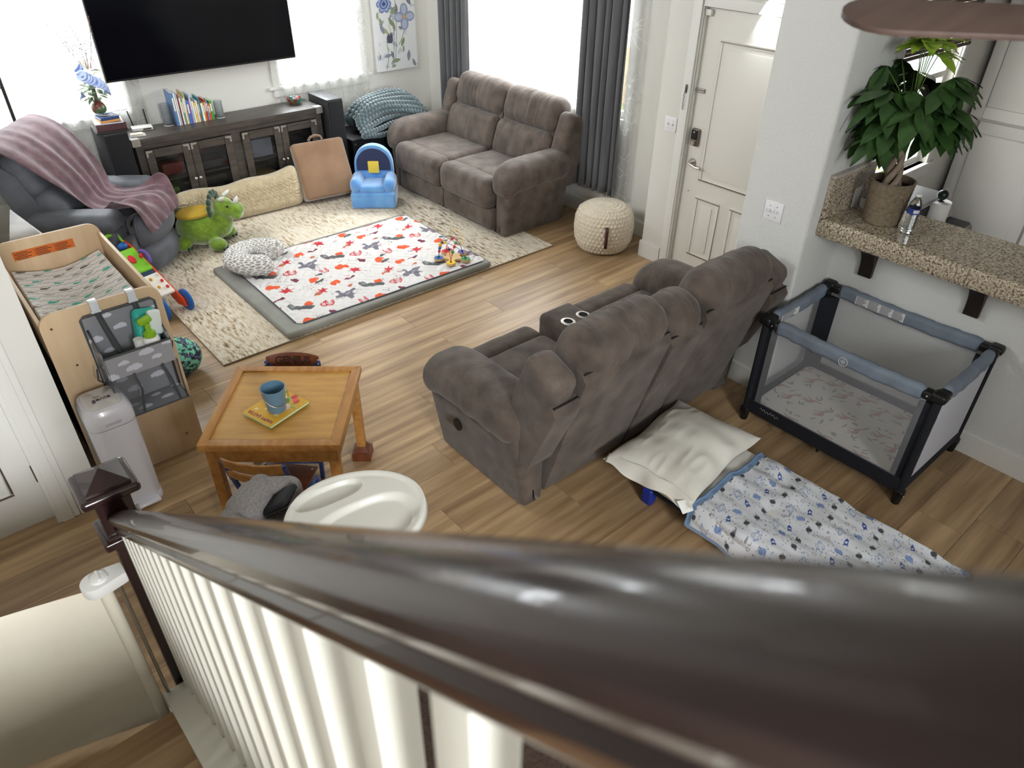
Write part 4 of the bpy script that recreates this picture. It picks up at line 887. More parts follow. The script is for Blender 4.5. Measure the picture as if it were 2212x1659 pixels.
# light blue plush chair (plain back with a navy panel)
BLU = mat('light blue plush', '#4f86c4', .9, '#689ccf', ns=7, bump=.3, bs=90, sheen=.7); NAV = mat('navy plush', '#232a4c', .9, bump=.2, bs=120, sheen=.4); YEL = mat('yellow felt', '#dcbf4a', .9)
kc = thing('kids_plush_chair', 'light blue plush toddler chair with a navy back panel beside the sofa', 'chair', (3.62, 6.32, .0125), -38)
g = G(); g.rb((0, -.02, .085), (.44, .34, .17), .03, 3, (8, 6, 3), fn=lambda V: V + (noise(V, 9, 3) * .004)[:, None]); g.mk('base', BLU, kc, ang=180)
g = G(); g.rb((0, -.03, .195), (.26, .30, .07), .03, 3, (6, 6, 2)); g.mk('seat', BLU, kc, ang=180)
for s in (-1, 1):
    g = G(); g.rb((s * .165, -.03, .225), (.115, .31, .14), .055, 3, (4, 8, 4), fn=lambda V: V + (noise(V, 12, 5) * .004)[:, None]); g.mk('arm', BLU, kc, ang=180)
def backp(w, h, ty):
    pr = [(-w, .12)] + [(-w * math.cos(a) if True else 0, .33 + (h - .33) * math.sin(a) ** .8) for a in np.linspace(.0, PI, 17)] + [(w, .12)]
    g = G(); g.prism(pr, ty, ty + .09, 'y'); return g
backp(.195, .56, .075).mk('back', BLU, kc, bevel=.018, ang=60)
g = G(); pr = [(-.17, .31)] + [(-.17 * math.cos(a), .37 + .16 * math.sin(a)) for a in np.linspace(0, PI, 13)] + [(.17, .31)]; g.prism(pr, .066, .078, 'y'); g.mk('back_panel', NAV, kc, bevel=.004)
g = G(); g.rb((0, .062, .345), (.11, .02, .12), .009, 2); g.mk('yellow_patch', YEL, kc)
# woven pouf
KNT = mat('woven cream wool', '#cdc0ab', .95, '#dbd0bd', ns=60, sheen=.3)
ot = thing('round_pouf', 'round cream woven pouf with a leather handle near the front door', 'pouf', (4.66, 4.12, 0))
prof = [(.001, .0), (.17, .0), (.215, .02), (.25, .10), (.26, .20), (.252, .30), (.225, .365), (.17, .40), (.10, .412), (.001, .415)]
nz_, na = 67, 264; s_ = np.linspace(0, 1, nz_); pr = np.array(prof); L_ = np.concatenate([[0], np.cumsum(np.hypot(*np.diff(pr, axis=0).T))]); L_ /= L_[-1]; pr_r = np.interp(s_, L_, pr[:, 0]); pr_z = np.interp(s_, L_, pr[:, 1])
A, S = np.meshgrid(np.linspace(0, 2 * PI, na + 1), np.arange(nz_), indexing='ij'); row = S // 3
bmp = .013 * np.abs(np.sin(A * 22 + row * PI / 2)) * np.array([0, 1, .75])[S % 3] * (pr_r[S.astype(int)] > .03)
RRr = pr_r[S.astype(int)] + bmp; g = G(); g.grid(np.stack([RRr * np.cos(A), RRr * np.sin(A), pr_z[S.astype(int)] + bmp * .3], -1)); g.mk('woven_cover', KNT, ot, ang=180)
g = G(); a0 = R(228)
pts = [(.262 * math.cos(a0) * k, .262 * math.sin(a0) * k, z) for k, z in ((1.035, .10), (1.07, .15), (1.075, .20), (1.07, .25), (1.03, .30))]
d = Vector((-math.sin(a0), math.cos(a0), 0)) * .014; V = []
for p in pts: V += [tuple(Vector(p) - d), tuple(Vector(p) + d)]
g.add(V, [(i * 2, i * 2 + 1, i * 2 + 3, i * 2 + 2) for i in range(4)]); o = g.mk('handle', mat('brown leather', '#4a2b22', .5), ot, ang=180); sd = o.modifiers.new('thickness', 'SOLIDIFY'); sd.thickness = .005
# ================================================================ changing table and things on it
BIR = mat('birch veneer', '#c2a684', .5, '#cfb593', ns=3, st=(7, 7, .5), det=5, lo=.3, hi=.7)
ct = thing('changing_table', 'birch changing table with a whale print pad against the left wall', 'changing table', (.5175, 4.215, 0))
def endp(y):
    w = .2825; r = .07; pr = [(-w, 0), (w, 0)] + [(w - r + r * math.cos(a), 1.06 - r + r * math.sin(a)) for a in np.linspace(0, PI / 2, 7)] + [(-w + r + r * math.cos(a), 1.06 - r + r * math.sin(a)) for a in np.linspace(PI / 2, PI, 7)]
    g = G(); g.prism(pr, y, y + .018, 'y'); return g
e1 = endp(-.525).mk('end_panel', BIR, ct, bevel=.003); e2 = endp(.507).mk('end_panel', BIR, ct, bevel=.003)
for s in (-1, 1):
    g = G(); x0, x1 = sorted((s * .2805, s * .2625)); g.box(x0, x1, -.507, .507, .78, 1.0); g.mk('side_rail', BIR, ct, bevel=.003)
for z in (.80, .42, .08):
    g = G(); g.box(-.262, .262, -.507, .507, z, z + .016); g.mk('shelf', BIR, ct, ang=0)
g = G(); g.box(-.2625, -.258, -.507, .507, .0, .78); g.mk('gap_shade_sheet', mat('gap shade black', '#090909', .9), ct, ang=0)  # black sheet that paints in the shade of the narrow gap by the wall
for x, z in ((-.235, .985), (.225, .955), (-.19, .76), (-.10, .69), (.2, .12)):
    g = G(); g.ball((x, -.5255, z), .006, 5); g.mk('bolt', mat('brass bolt', '#6e5c3c', .35, metal=.9), e1)
lb = G(); lb.box(-.195, .125, .505, .5068, .945, .998); lb = lb.mk('warning_label', mat('orange label', '#c8641e', .6), e2, ang=0)
rs = random.Random(8); g = G()
for col in range(3):
    for row in range(5):
        x0 = -.185 + col * .103; z = .99 - row * .0098; g.box(x0 + (.008 if row % 2 == 0 else 0), x0 + rs.uniform(.06, .09), .5040, .5048, z - .0045, z - .001)
for col in range(3):
    for z in (.99, .97): x0 = -.187 + col * .103; g.prism([(x0, z - .006), (x0 + .007, z - .006), (x0 + .0035, z)], .5040, .5048, 'y')
g.mk('label_print', mat('label ink', '#3a2212', .7), lb, ang=0)
PW_, PH_ = .50, .98
P = Paint(PW_, PH_, .0035, '#dfdcda'); rs = random.Random(4)
wh = [(-1, .1), (-.7, .45), (-.1, .5), (.5, .2), (.8, .45), (1, .55), (.85, .15), (1, -.1), (.7, .0), (.2, -.3), (-.5, -.35), (-.95, -.15)]
for k in range(20):
    y = k * .051
    for x in np.linspace(0, PW_, 340): P.ell(x, y + .006 * (abs((x / .02) % 2 - 1) * 2 - 1), .0021, .0021, 0, '#857b76')
for k in range(57):
    cx, cy = (k % 3 + .25 + .5 * ((k // 3) % 2)) * PW_ / 3 + rs.uniform(-.02, .02), (k // 3) * .051 + .026; P.blob(cx, cy, wh, rs.uniform(-.25, .25), ['#4fae9c', '#6d6660', '#a9a6a4', '#4fae9c', '#8d8884'][(k * 2 + k // 3) % 5], rs.uniform(.024, .034))
U, V = np.meshgrid(P.u, P.v, indexing='ij'); x = (U / PW_ - .5) * 2; y = (V / PH_ - .5) * 2
Z = .02 + .05 * (1 - (1 - np.abs(x)) ** 0) + .055 * np.abs(x) ** 1.6 * (1 - sm(.93, 1.0, np.abs(x))) + .02 * (1 - sm(.95, 1, np.abs(y))) + .004 * noise(np.stack([U.ravel(), V.ravel(), 0 * U.ravel()], 1), 9, 2).reshape(U.shape); Z = np.maximum(Z * np.minimum(1, (1 - np.abs(y)) * 30) * np.minimum(1, (1 - np.abs(x)) * 24), .0)
cp = thing('changing_pad', 'white contoured changing pad printed with teal and grey whales', 'changing pad', (.5175, 4.215, .8165))
g = G(); g.grid(np.stack([U - PW_ / 2, V - PH_ / 2, Z], -1)); g.mk('cover', mat('whale print', vc=True, rough=.85), cp, ang=180, col=P.c, norm=False)
g = G(); g.rb((.0, 0, .012), (.49, .97, .022), .008, 1); g.mk('foam_base', WHITE, cp)
g = G(); pts = [(-.24, -.28, .078), (-.12, -.30, .048), (.0, -.29, .036), (.13, -.25, .05), (.24, -.2, .078)]; V_ = []
for p in pts: V_ += [(p[0], p[1] - .02, p[2]), (p[0], p[1] + .02, p[2] + .002)]
g.add(V_, [(i * 2, i * 2 + 1, i * 2 + 3, i * 2 + 2) for i in range(4)]); g.mk('safety_strap', mat('white webbing', '#d4d4dc', .8), cp, ang=180)
# hanging organiser
def clouds(W, H, sd, base, n, s=1.0):
    P = Paint(W, H, .004, base); rs = random.Random(sd)
    for k in range(n):
        cx, cy, r = ((k * .37 + .13 * (k // 3)) % 1) * W, ((k + .5) / n) * H, rs.uniform(.015, .024) * s; c = '#c9c8d2'
        for dx, rr in ((-1.1, .55), (-.4, .85), (.35, 1.0), (1.05, .6)): P.ell(cx + dx * r, cy + rr * r * .25, r * rr, r * rr * .8, 0, c)
        P.poly(cx, cy, [(-1.7 * r, -.35 * r), (1.7 * r, -.35 * r), (1.4 * r, .1 * r), (-1.4 * r, .1 * r)], 0, c)
    return P
GRF = mat('cloud print grey', vc=True, rough=.85); TRIM = mat('charcoal binding', '#4b4e50', .85); NET = mesh_mat('grey netting', '#6d7072', .45); STR = mat('charcoal webbing', '#3f4242', .8)
og = thing('hanging_organizer', 'grey cloud print organiser hanging on the end of the changing table', 'organizer', (.58, 3.682, 0))
def panel(name, o, ex, ey, W, H, sd, n, base='#85868a', parent=og):
    P = clouds(W, H, sd, base, n); U, V = np.meshgrid(P.u, P.v, indexing='ij'); o, ex, ey = [np.array(v, float) for v in (o, ex, ey)]
    g = G(); g.grid(o + U[..., None] * ex + V[..., None] * ey); ob = g.mk(name, GRF, parent, ang=0, col=P.c, norm=False); m = ob.modifiers.new('thickness', 'SOLIDIFY'); m.thickness = .004; return ob
panel('back_panel', (-.17, -.006, .47), (1, 0, 0), (0, 0, 1), .345, .525, 1, 14)
panel('bin_front', (-.155, -.175, .715), (1, 0, 0), (0, 0, 1), .315, .125, 2, 6, '#98989c'); panel('bin_floor', (-.155, -.17, .72), (1, 0, 0), (0, 1, 0), .315, .16, 3, 5, '#7a7b80')
panel('bin_side', (-.157, -.172, .715), (0, 1, 0), (0, 0, 1), .165, .15, 4, 4, '#8f8f94'); panel('bin_side', (.162, -.172, .715), (0, 1, 0), (0, 0, 1), .165, .15, 5, 4, '#8f8f94')
panel('shelf_floor', (-.165, -.165, .475), (1, 0, 0), (0, 1, 0.0), .335, .155, 6, 6, '#7d7e83')
g = G(); r_ = [(-.172, -.008, .99), (-.155, -.008, 1.005), (.16, -.008, 1.005), (.178, -.008, .985), (.178, -.008, .468), (-.172, -.008, .468)]; g.tube(r_, .006, 6, closed=True)
g.tube([(-.157, -.008, .93), (-.157, -.176, .842), (.162, -.176, .842), (.162, -.008, .93)], .006, 6); g.tube([(-.167, -.008, .47), (-.167, -.17, .472), (.172, -.17, .472), (.172, -.008, .47)], .005, 6)
for sx in (-.16, .165): g.tube([(sx, -.175, .715), (sx, -.16, .6), (sx, -.168, .475)], .004, 5)
g.tube([(-.05, -.176, .72), (-.03, -.13, .58), (-.06, -.168, .475)], .006, 5); g.tube([(.09, -.176, .72), (.12, -.13, .6), (.13, -.168, .475)], .006, 5); g.mk('binding', TRIM, og, ang=180)
for sx in (-.163, .168):
    g = G(); g.add([(sx, -.008, .47), (sx, -.17, .472), (sx, -.17, .72), (sx, -.008, .74)], [(0, 1, 2, 3)]); g.mk('mesh_side', NET, og, ang=0)
g = G(); g.add([(-.163, -.17, .472), (-.05, -.15, .48), (-.04, -.172, .715), (-.163, -.172, .715)], [(0, 1, 2, 3)]); g.mk('mesh_front', NET, og, ang=0)
for sx in (-.092, .082):
    g = G(); g.add([(sx - .014, -.012, 1.02), (sx + .014, -.012, 1.02), (sx - .002, -.02, .93), (sx + .026, -.02, .93), (sx + .018, -.09, .80), (sx + .046, -.09, .80), (sx + .05, -.13, .735), (sx + .078, -.13, .735)], [(0, 1, 3, 2), (2, 3, 5, 4), (4, 5, 7, 6)]); o = g.mk('strap', STR, og, ang=180); m = o.modifiers.new('thickness', 'SOLIDIFY'); m.thickness = .003
    g = G(); g.box(sx - .019, sx + .019, -.014, -.006, 1.015, 1.066); g.box(sx - .019, sx + .019, -.014, .034, 1.0625, 1.068); g.box(sx - .019, sx + .019, .028, .034, 1.02, 1.066); g.box(sx - .023, sx + .023, -.017, -.006, 1.012, 1.024); g.mk('clip', mat('clear white plastic', '#c9ced2', .25), o, bevel=.002)
g = G(); g.tube([(-.158, -.1, .78), (-.19, -.1, .76), (-.2, -.1, .70), (-.17, -.09, .66)], .005, 5); g.tube([(.166, -.1, .8), (.185, -.1, .78), (.175, -.1, .74)], .004, 5); g.mk('side_loop', TRIM, og, ang=180)
wp = thing('wipes_pack', 'teal and white pack of baby wipes standing in the organiser', 'wipes', (.668, 3.615, .7255), 12); wp.scale = (1.2, 1.2, 1.3)
g = G(); g.rb((0, 0, .098), (.10, .055, .20), .022, 3, (4, 3, 8), rot=(-14, 14, 0), fn=lambda V: V * np.stack([1 - .0 * V[:, 0], 1 - .6 * np.clip(np.abs(V[:, 2]) - .06, 0, 1) / .05, 1 + 0 * V[:, 0]], 1)); g.mk('wrapper', mat('teal wrapper', '#1f9a8c', .35, '#36ada0', ns=6), wp, ang=180)
g = G(); g.rb((.034, -.022, .14), (.055, .03, .10), .012, 2, rot=(-14, 14, 0)); g.mk('white_label', mat('wipes white', '#dbe4e0', .45), wp); text('Pampers', .022, WHITE, 'brand_print', wp, frame((-.022, -.042, .08), (.25, 0, 1), (-1, 0, .25)))
pb = thing('pump_bottle', 'white lotion bottle with a lime green pump in the organiser', 'bottle', (.665, 3.55, .7255), -10); pb.scale = (1.25, 1.2, 1.3)
g = G(); g.rb((0, 0, .055), (.066, .045, .11), .018, 3); g.mk('bottle', mat('lotion white', '#e6e4e2', .35), pb); LG = mat('lime plastic', '#86b52a', .35)
g = G(); g.lathe([(.001, .108), (.024, .108), (.024, .125), (.012, .132), (.010, .165), (.001, .165)], 16); g.rb((-.004, 0, .178), (.055, .024, .03), .009, 2, rot=(0, -20, 0)); g.mk('pump', LG, pb)
for k in range(7): g = G(); a = k * .9; g.ball((.008 * math.cos(a) * (k > 0), -.0226, .055 + .008 * math.sin(a) * (k > 0)), .0017, 3); g.mk('dot_print', BLACK, pb, ang=180)
sb = thing('ointment_bottle', 'small white capped ointment bottle at the front of the organiser', 'bottle', (.605, 3.545, .7255)); sb.scale = (1.3, 1.3, 1.65)
g = G(); g.lathe([(.001, 0), (.019, 0), (.02, .05), (.016, .06), (.001, .06)], 16); g.mk('bottle', mat('ointment label', '#e2e2e6', .4, '#e2e2e6'), sb); g = G(); g.lathe([(.0203, .01), (.0204, .03)], 16); g.mk('label', mat('navy label', '#232a52', .5), sb); g = G(); g.lathe([(.001, .09), (.018, .09), (.019, .062), (.019, .058), (.001, .058)], 16); g.mk('cap', mat('cap white', '#d9d8d6', .4), sb)
# white leaflet box behind the table
wb = thing('marbled_board', 'white marbled board with a pointed top behind the changing table', 'board', (.46, 5.02, 0), -25)
g = G(); g.prism([(-.12, 0), (.20, 0), (.20, .80), (-.04, 1.13), (-.12, .90)], -.01, .01, 'y'); g.mk('board', mat('marbled white', '#dfe1e4', .5, '#b9bec6', ns=5, st=(1, 1, 2.4), lo=.45, hi=.75), wb, bevel=.003)
# diaper pail
PLW = mat('glossy white plastic', '#d3d2d8', .22, coat=.4)
dp = thing('diaper_pail', 'tall white diaper pail with a foot pedal beside the changing table', 'pail', (.352, 3.515, 0), 0)
def sq(r, z, k=.72): return [(r, z)]
def pail(prof, c=(0, 0, 0), n=40):
    V = []; F = []; p = len(prof)
    for i in range(n):
        a = 2 * PI * i / n; ca, sa = math.cos(a), math.sin(a); e = .45; x = abs(ca) ** e * (1 if ca > 0 else -1); y = abs(sa) ** e * (1 if sa > 0 else -1)
        for r, z in prof: V.append((x * r, y * r * 1.17, z))
    for i in range(n):
        for j in range(p - 1): F.append((i * p + j, ((i + 1) % n) * p + j, ((i + 1) % n) * p + j + 1, i * p + j + 1))
    g = G(); g.add(V, F, c); return g
pail([(.001, .01), (.104, .01), (.110, .03), (.112, .30), (.114, .535), (.001, .535)]).mk('body', PLW, dp, ang=40)
pail([(.001, .0), (.112, .0), (.114, .02), (.111, .045), (.001, .045)]).mk('foot_ring', PLW, dp, ang=40)
ld = pail([(.114, .538), (.116, .55), (.113, .60), (.098, .632), (.085, .637), (.083, .640), (.001, .645)]).mk('lid', PLW, dp, ang=40)
pail([(.001, .6452), (.078, .6405), (.081, .637)]).mk('lid_inset', mat('matte white plastic', '#cfcdcb', .45), ld, ang=40)
text('genie', .042, mat('grey lettering', '#4f4c4e', .6), 'lettering', ld, frame((.0, -.01, .6462), (1, .0, 0), (0, 1, .0)), bold=.0004); text('diaper', .013, mat('grey lettering', '#4f4c4e', .6), 'lettering', ld, frame((-.015, .017, .6464), (1, .0, 0), (0, 1, .0)))
g = G(); g.rb((.0, -.131, .567), (.075, .012, .018), .005, 2); g.mk('lid_button', mat('lilac grey plastic', '#b9b6c2', .35), ld)
g = G(); g.rb((.02, -.145, .028), (.12, .05, .02), .008, 2); g.mk('foot_pedal', PLW, dp)
# patterned floor cushion ball
pf_ = thing('floor_cushion', 'round black and teal patterned floor cushion behind the changing table', 'cushion', (.955, 4.52, 0))
nu, nv = 120, 70; A, B_ = np.meshgrid(np.linspace(0, 2 * PI, nu), np.linspace(0, PI, nv), indexing='ij')
cc = np.zeros((nu, nv, 3)); cc[:] = lin('#1b1c2e'); q = np.stack([np.cos(A) * np.sin(B_), np.sin(A) * np.sin(B_), np.cos(B_)], -1).reshape(-1, 3); n1 = noise(q, 9, 1).reshape(nu, nv); n2 = noise(q, 17, 4).reshape(nu, nv); cc[(n1 > .18) | (np.abs(n2) < .08)] = lin('#7cc9ae'); cc[np.abs(np.sin(B_ * 4.0)) < .06] = lin('#4fa093')
cc[(np.abs(n1 + .4) < .08)] = lin('#6b5a92')
g = G(); g.grid(np.stack([.165 * np.cos(A) * np.sin(B_), .165 * np.sin(A) * np.sin(B_), .125 - .125 * np.cos(B_) + .004 * np.cos(A * 12) * np.sin(B_)], -1)); g.mk('cover', mat('paisley print', vc=True, rough=.8), pf_, ang=180, col=cc, norm=False)
# push walker toy
ORG = mat('orange plastic', '#d4481f', .35); GRN = mat('green plastic', '#7cc030', .35); BLP = mat('blue plastic', '#1d5ea8', .35); PUR = mat('purple plastic', '#6a4fa8', .35); YLP = mat('amber plastic', '#e0a31c', .35); REDP = mat('red plastic', '#cf2335', .35); CRP = mat('cream plastic', '#e2ddd2', .4); NVP = mat('navy plastic', '#1e3a52', .4)
wk = thing('push_walker', 'colourful plastic baby push walker between the changing table and rug', 'toy walker', (1.16, 5.60, 0), 14); wk.scale = (.62, 1, 1)
for s in (-1, 1):
    g = G(); g.prism([(-.33, .055), (-.30, .12), (.25, .40), (.36, .42), (.36, .36), (.27, .33), (-.05, .16), (-.22, .045)], s * .10, s * .125, 'x'); g.mk('side_frame', ORG, wk, bevel=.006)
    for y in (-.29, .17):
        r0 = .088; g = G(); g.lathe([(.03, -.018), (.07, -.022), (r0, -.012), (r0, .012), (.07, .022), (.03, .018)], 28, (s * .155, y, r0 + .002), (0, 90, 0)); wl = g.mk('wheel', BLP, wk)
        g = G(); g.lathe([(.001, -.012), (.032, -.012), (.032, .012), (.001, .012)], 18, (s * .155, y, r0 + .002), (0, 90, 0)); g.mk('hub', ORG, wl)
g = G(); g.rb((0, .02, .265), (.19, .44, .05), .015, 2, rot=(27, 0, 0)); g.mk('back_board', NVP, wk)
g = G(); g.rb((0, .11, .335), (.20, .25, .035), .015, 2, rot=(27, 0, 0)); g.mk('music_panel', GRN, wk); g = G(); g.rb((0, -.14, .21), (.19, .22, .03), .012, 2, rot=(27, 0, 0)); g.mk('lower_panel', CRP, wk)
for x, y, c in ((.05, -.14, REDP), (-.04, -.18, YLP), (.05, -.2, REDP), (-.05, -.1, YLP), (.06, -.08, CRP)):
    g = G(); g.ball((x, y, .235 + (y + .14) * .51), .017, 6, (1, 1, .7)); g.mk('button', c, wk, ang=180)
g = G(); g.lathe([(.001, .0), (.04, .0), (.04, .012), (.001, .014)], 18, (-.04, .11, .353), (27, 0, 0)); g.mk('speaker_grille', REDP, wk)
g = G(); g.rb((.07, .09, .37), (.05, .03, .03), .008, 2, rot=(27, 0, 20)); g.mk('red_slider', REDP, wk); g = G(); g.tube([(.11 + .012 * math.sin(a), .10 + .075 * math.cos(a), .335 + .055 * math.sin(a)) for a in np.linspace(-.4, PI + .2, 12)], .017, 8); g.mk('purple_arch', PUR, wk, ang=180)
g = G(); g.tube([(-.1, .34, .40), (-.1, .40, .45), (0, .42, .46), (.1, .40, .45), (.1, .34, .40)], .016, 8); g.mk('push_handle', GRN, wk, ang=180); g = G(); g.ball((.02, .27, .41), .04, 8, (1.6, .8, .7)); g.mk('blue_roller', BLP, wk, ang=180)
g = G(); g.tube([(-.13, -.02, .26), (-.14, -.03, .19)], .002, 5); q = g.mk('cord', YLP, wk, ang=180); g = G(); g.tube([(-.14, -.055, .14), (-.14, .0, .14), (-.14, -.028, .19)], .0075, 6, closed=True); g.mk('pull_triangle', YLP, q, ang=180)
# ================================================================ play table, chairs and high chair
OAK = mat('honey oak', '#a06a34', .42, '#b88648', ns=3, st=(9, 1.2, 9), det=5, bump=.05, bs=14, bst=(8, 1, 8)); OAKP = mat('honey oak panel', '#b58542', .4, '#c69850', ns=3, st=(1.5, 8, 1), det=5); WAL = mat('walnut stain', '#5a2f1c', .42, '#6c3b22', ns=4, st=(8, 8, 1))
kt = thing('play_table', 'square honey oak play table with framed top', 'table', (1.054, 2.952, 0), -39.5)
S = .333
g = G(); g.box(-S + .03, S - .03, -S + .03, S - .03, .572, .592); g.mk('top_panel', OAKP, kt, ang=0)
for k in range(4):
    g = G(); a = k * 90; pr = [(-S, -S), (S, -S), (S - .045, -S + .045), (-S + .045, -S + .045)]; g.prism(pr, .565, .602, 'z', rot=(0, 0, a)); g.mk('edge_rail', OAK, kt, bevel=.004)
    g = G(); g.box(-S + .06, S - .06, -S + .022, -S + .04, .48, .566); V = g.v[0] @ rotm(0, 0, a).T; g.v[0] = V; g.mk('apron', OAK, kt, ang=0)
for sx in (-1, 1):
    for sy in (-1, 1):
        x, y = sx * (S - .045), sy * (S - .045); g = G(); g.box(x - .024, x + .024, y - .024, y + .024, .07, .566); lg = g.mk('leg', OAK, kt, bevel=.004)
        g = G(); g.box(x - .052, x + .052, y - .052, y + .052, 0, .055); g.lathe([(.058, .055), (.036, .088)], 4, (x, y, 0), (0, 0, 45)); g.mk('plinth', WAL, lg, bevel=.002)
bk_ = thing('picture_book', 'yellow and green picture book lying on the play table', 'book', (1.0, 2.932, .6025), 16)
P = Paint(.25, .205, .0025, '#d2a232'); rs = random.Random(6)
for k in range(40): P.ell(.25 * (.55 + .45 * rs.random()), .205 * rs.random() ** .7, rs.uniform(.012, .03), rs.uniform(.005, .012), rs.uniform(0, 3), rs.choice(['#6f9a3a', '#8ab04a', '#4f8038', '#c9b04a', '#d99a3a']))
for k in range(3): P.ell(.21 + .012 * k, .05 + .02 * k, .018, .015, 0, ['#c2453a', '#d86a50', '#c03a48'][k])
P.ell(.15, .06, .03, .02, .4, '#d9b7a4')
for cx, cy in ((.09, .13), (.08, .05), (.12, .17), (.19, .16), (.06, .17), (.21, .12)):
    for k in range(6): P.ell(cx + .006 * math.cos(k * 1.05), cy + .006 * math.sin(k * 1.05), .004, .0025, k * 1.05, '#efe6c8')
U, V = np.meshgrid(P.u, P.v, indexing='ij'); g = G(); g.grid(np.stack([U - .125, V - .1025, U * 0 + .0125], -1)); cvr = g.mk('front_cover', mat('book print', vc=True, rough=.3), bk_, ang=0, col=P.c, norm=False)
g = G(); g.box(-.125, .125, -.1025, .1025, 0, .002); g.box(-.125, .125, -.1025, .1025, .0105, .0124); g.mk('boards', mat('green edge', '#8fae4a', .5), bk_, ang=0); g = G(); g.box(-.122, .122, -.1, .1, .002, .0105); g.mk('pages', mat('pages white', '#e2ddd0', .8), bk_, ang=0)
text('HAPPY EASTER', .029, mat('maroon print', '#7e1f38', .5), 'title', bk_, frame((-.098, .0, .0128), (0, 1, 0), (-1, 0, 0)), sx=.88, ext=.0002, bold=.0006)
TIN = mat('powder blue enamel', '#5f8299', .3, coat=.3)
bu = thing('tin_bucket', 'powder blue tin bucket standing on the yellow book', 'bucket', (.995, 2.91, .6155))
g = G(); g.lathe([(.001, 0), (.043, 0), (.046, .008), (.058, .125), (.061, .128), (.061, .132), (.056, .131), (.043, .006), (.001, .006)], 32); g.mk('pail', TIN, bu)
g = G(); g.tube([(.058 * math.cos(a), .058 * math.sin(a) - .0, .112) if False else (.063 * math.cos(a), -.012 - .052 * math.sin(a), .112 - .06 * math.sin(a)) for a in np.linspace(0, PI, 16)], .0018, 6); g.mk('handle', CHROME, bu, ang=180)
g = G(); g.rb((.0, .0, .03), (.04, .02, .02), .004, rot=(20, 30, 10)); g.rb((.01, -.01, .045), (.03, .012, .012), .003, rot=(50, 10, 60)); g.mk('small_contents', BLACK, bu)
BLM = mat('royal blue enamel', '#1c4386', .35, coat=.3); SCR = CHROME
def kidchair(lab, loc, rz, word):
    t = thing('toddler_chair', lab, 'chair', loc, rz, 'chairs at the play table'); wd = WAL if word else OAK
    g = G(); g.rb((0, .0, .315), (.29, .27, .014), .004, 1); st_ = g.mk('seat', WAL, t)
    for sx in (-1, 1):
        for sy in (-1, 1): g = G(); g.ball((sx * .125, sy * .11, .3225), .007, 5, (1, 1, .5)); g.mk('screw', SCR, st_, ang=180)
    for s in (-1, 1):
        g = G(); g.tube([(s * .142, -.09, .27), (s * .145, -.13, .40), (s * (.145 if not word else .12), -.185, .60 if not word else .55)], .013, 8); g.rb((s * .145, -.165, .525), (.03, .014, .17) if not word else (.02, .01, .1), .006, 1, rot=(14, 0, 0)); pst = g.mk('back_post', BLM, t)
        for z in (.585, .562, .49): g = G(); g.ball((s * .145, -.178 + (.56 - z) * .25 - (0 if not word else -.02), z), .0055, 5); g.mk('screw', SCR, pst, ang=180)
        g = G(); g.tube([(s * .15, .15, .0), (s * .148, .09, .29), (s * .148, -.06, .305), (s * .15, -.17, .0)], .0135, 8); g.tube([(s * .15, .13, .10), (s * .15, -.145, .10)], .009, 6); g.mk('leg_frame', BLM, t, ang=180)
    g = G(); g.tube([(-.15, .13, .10), (.15, .13, .10)], .009, 6); g.tube([(-.15, -.145, .1), (.15, -.145, .1)], .009, 6); g.mk('cross_bar', BLM, t, ang=180)
    for z, h in ((.59 - (.03 if word else 0), .07), (.505 - (.03 if word else 0), .055)):
        V, F = gridbox(.29, .012, h, .004, 1, (12, 1, 4))
        def bend(V, top=(z > .54)): W = V.copy(); W[:, 1] -= .022 * (1 - (V[:, 0] / .145) ** 2); W[:, 2] += (.018 * (1 - (V[:, 0] / .145) ** 2) if (top and word) else 0) * (V[:, 2] > 0); return W
        g = G(); g.add(V, F, (0, -.168 - (z - .505) * .26, z), (14, 0, 0), bend); sl = g.mk('back_slat', wd, t, ang=40)
        if word and z > .54: text(word, .058, mat('burnt lettering', '#2c120a', .6), 'lettering', sl, frame((0, -.193, .567), (-1, 0, 0), (0, -.24, .97)), ext=.003, bold=.001)
    return t
kidchair('wooden toddler chair with royal blue frame on the near side of the table', (.875, 2.745, 0), -49, None)
kidchair('wooden toddler chair with GENIUS carved in its back behind the table', (1.165, 3.185, -.0), 141, 'GENIUS')
# high chair
HCW = mat('cream plastic tray', '#dbd9d0', .3, coat=.2); HGR = mat('grey melange fabric', '#7d7876', .95, '#8f8a88', ns=90, det=2, bump=.2, bs=200)
hc = thing('high_chair', 'high chair with a cream tray and grey melange seat behind the stair rail', 'high chair', (.665, 2.075, 0), -147)
g = G(); g.rb((0, -.02, .60), (.36, .34, .10), .04, 3); g.mk('seat', HGR, hc, ang=180)
g = G(); g.rb((0, -.19, .66), (.34, .09, .24), .04, 3, (6, 2, 6), rot=(12, 0, 0)); g.mk('backrest', HGR, hc, ang=180)
g = G(); g.rb((-.02, -.185, .735), (.20, .15, .13), .06, 4, (6, 4, 6)); g.mk('head_cushion', HGR, hc, ang=180)
for s in (-1, 1):
    g = G(); g.rb((s * .125 - .0, -.13, .715), (.11, .20, .14), .052, 3, (4, 6, 5), rot=(0, 0, s * -20)); g.mk('side_bolster', HGR, hc, ang=180)
fp = G(); fp.rb((-.055, -.075, .755), (.12, .03, .14), .014, 2, rot=(-58, 0, 10)); fp = fp.mk('pad_edging', mat('black piping', '#17171a', .8), hc)
P = Paint(.105, .125, .002, '#e6dfe2')
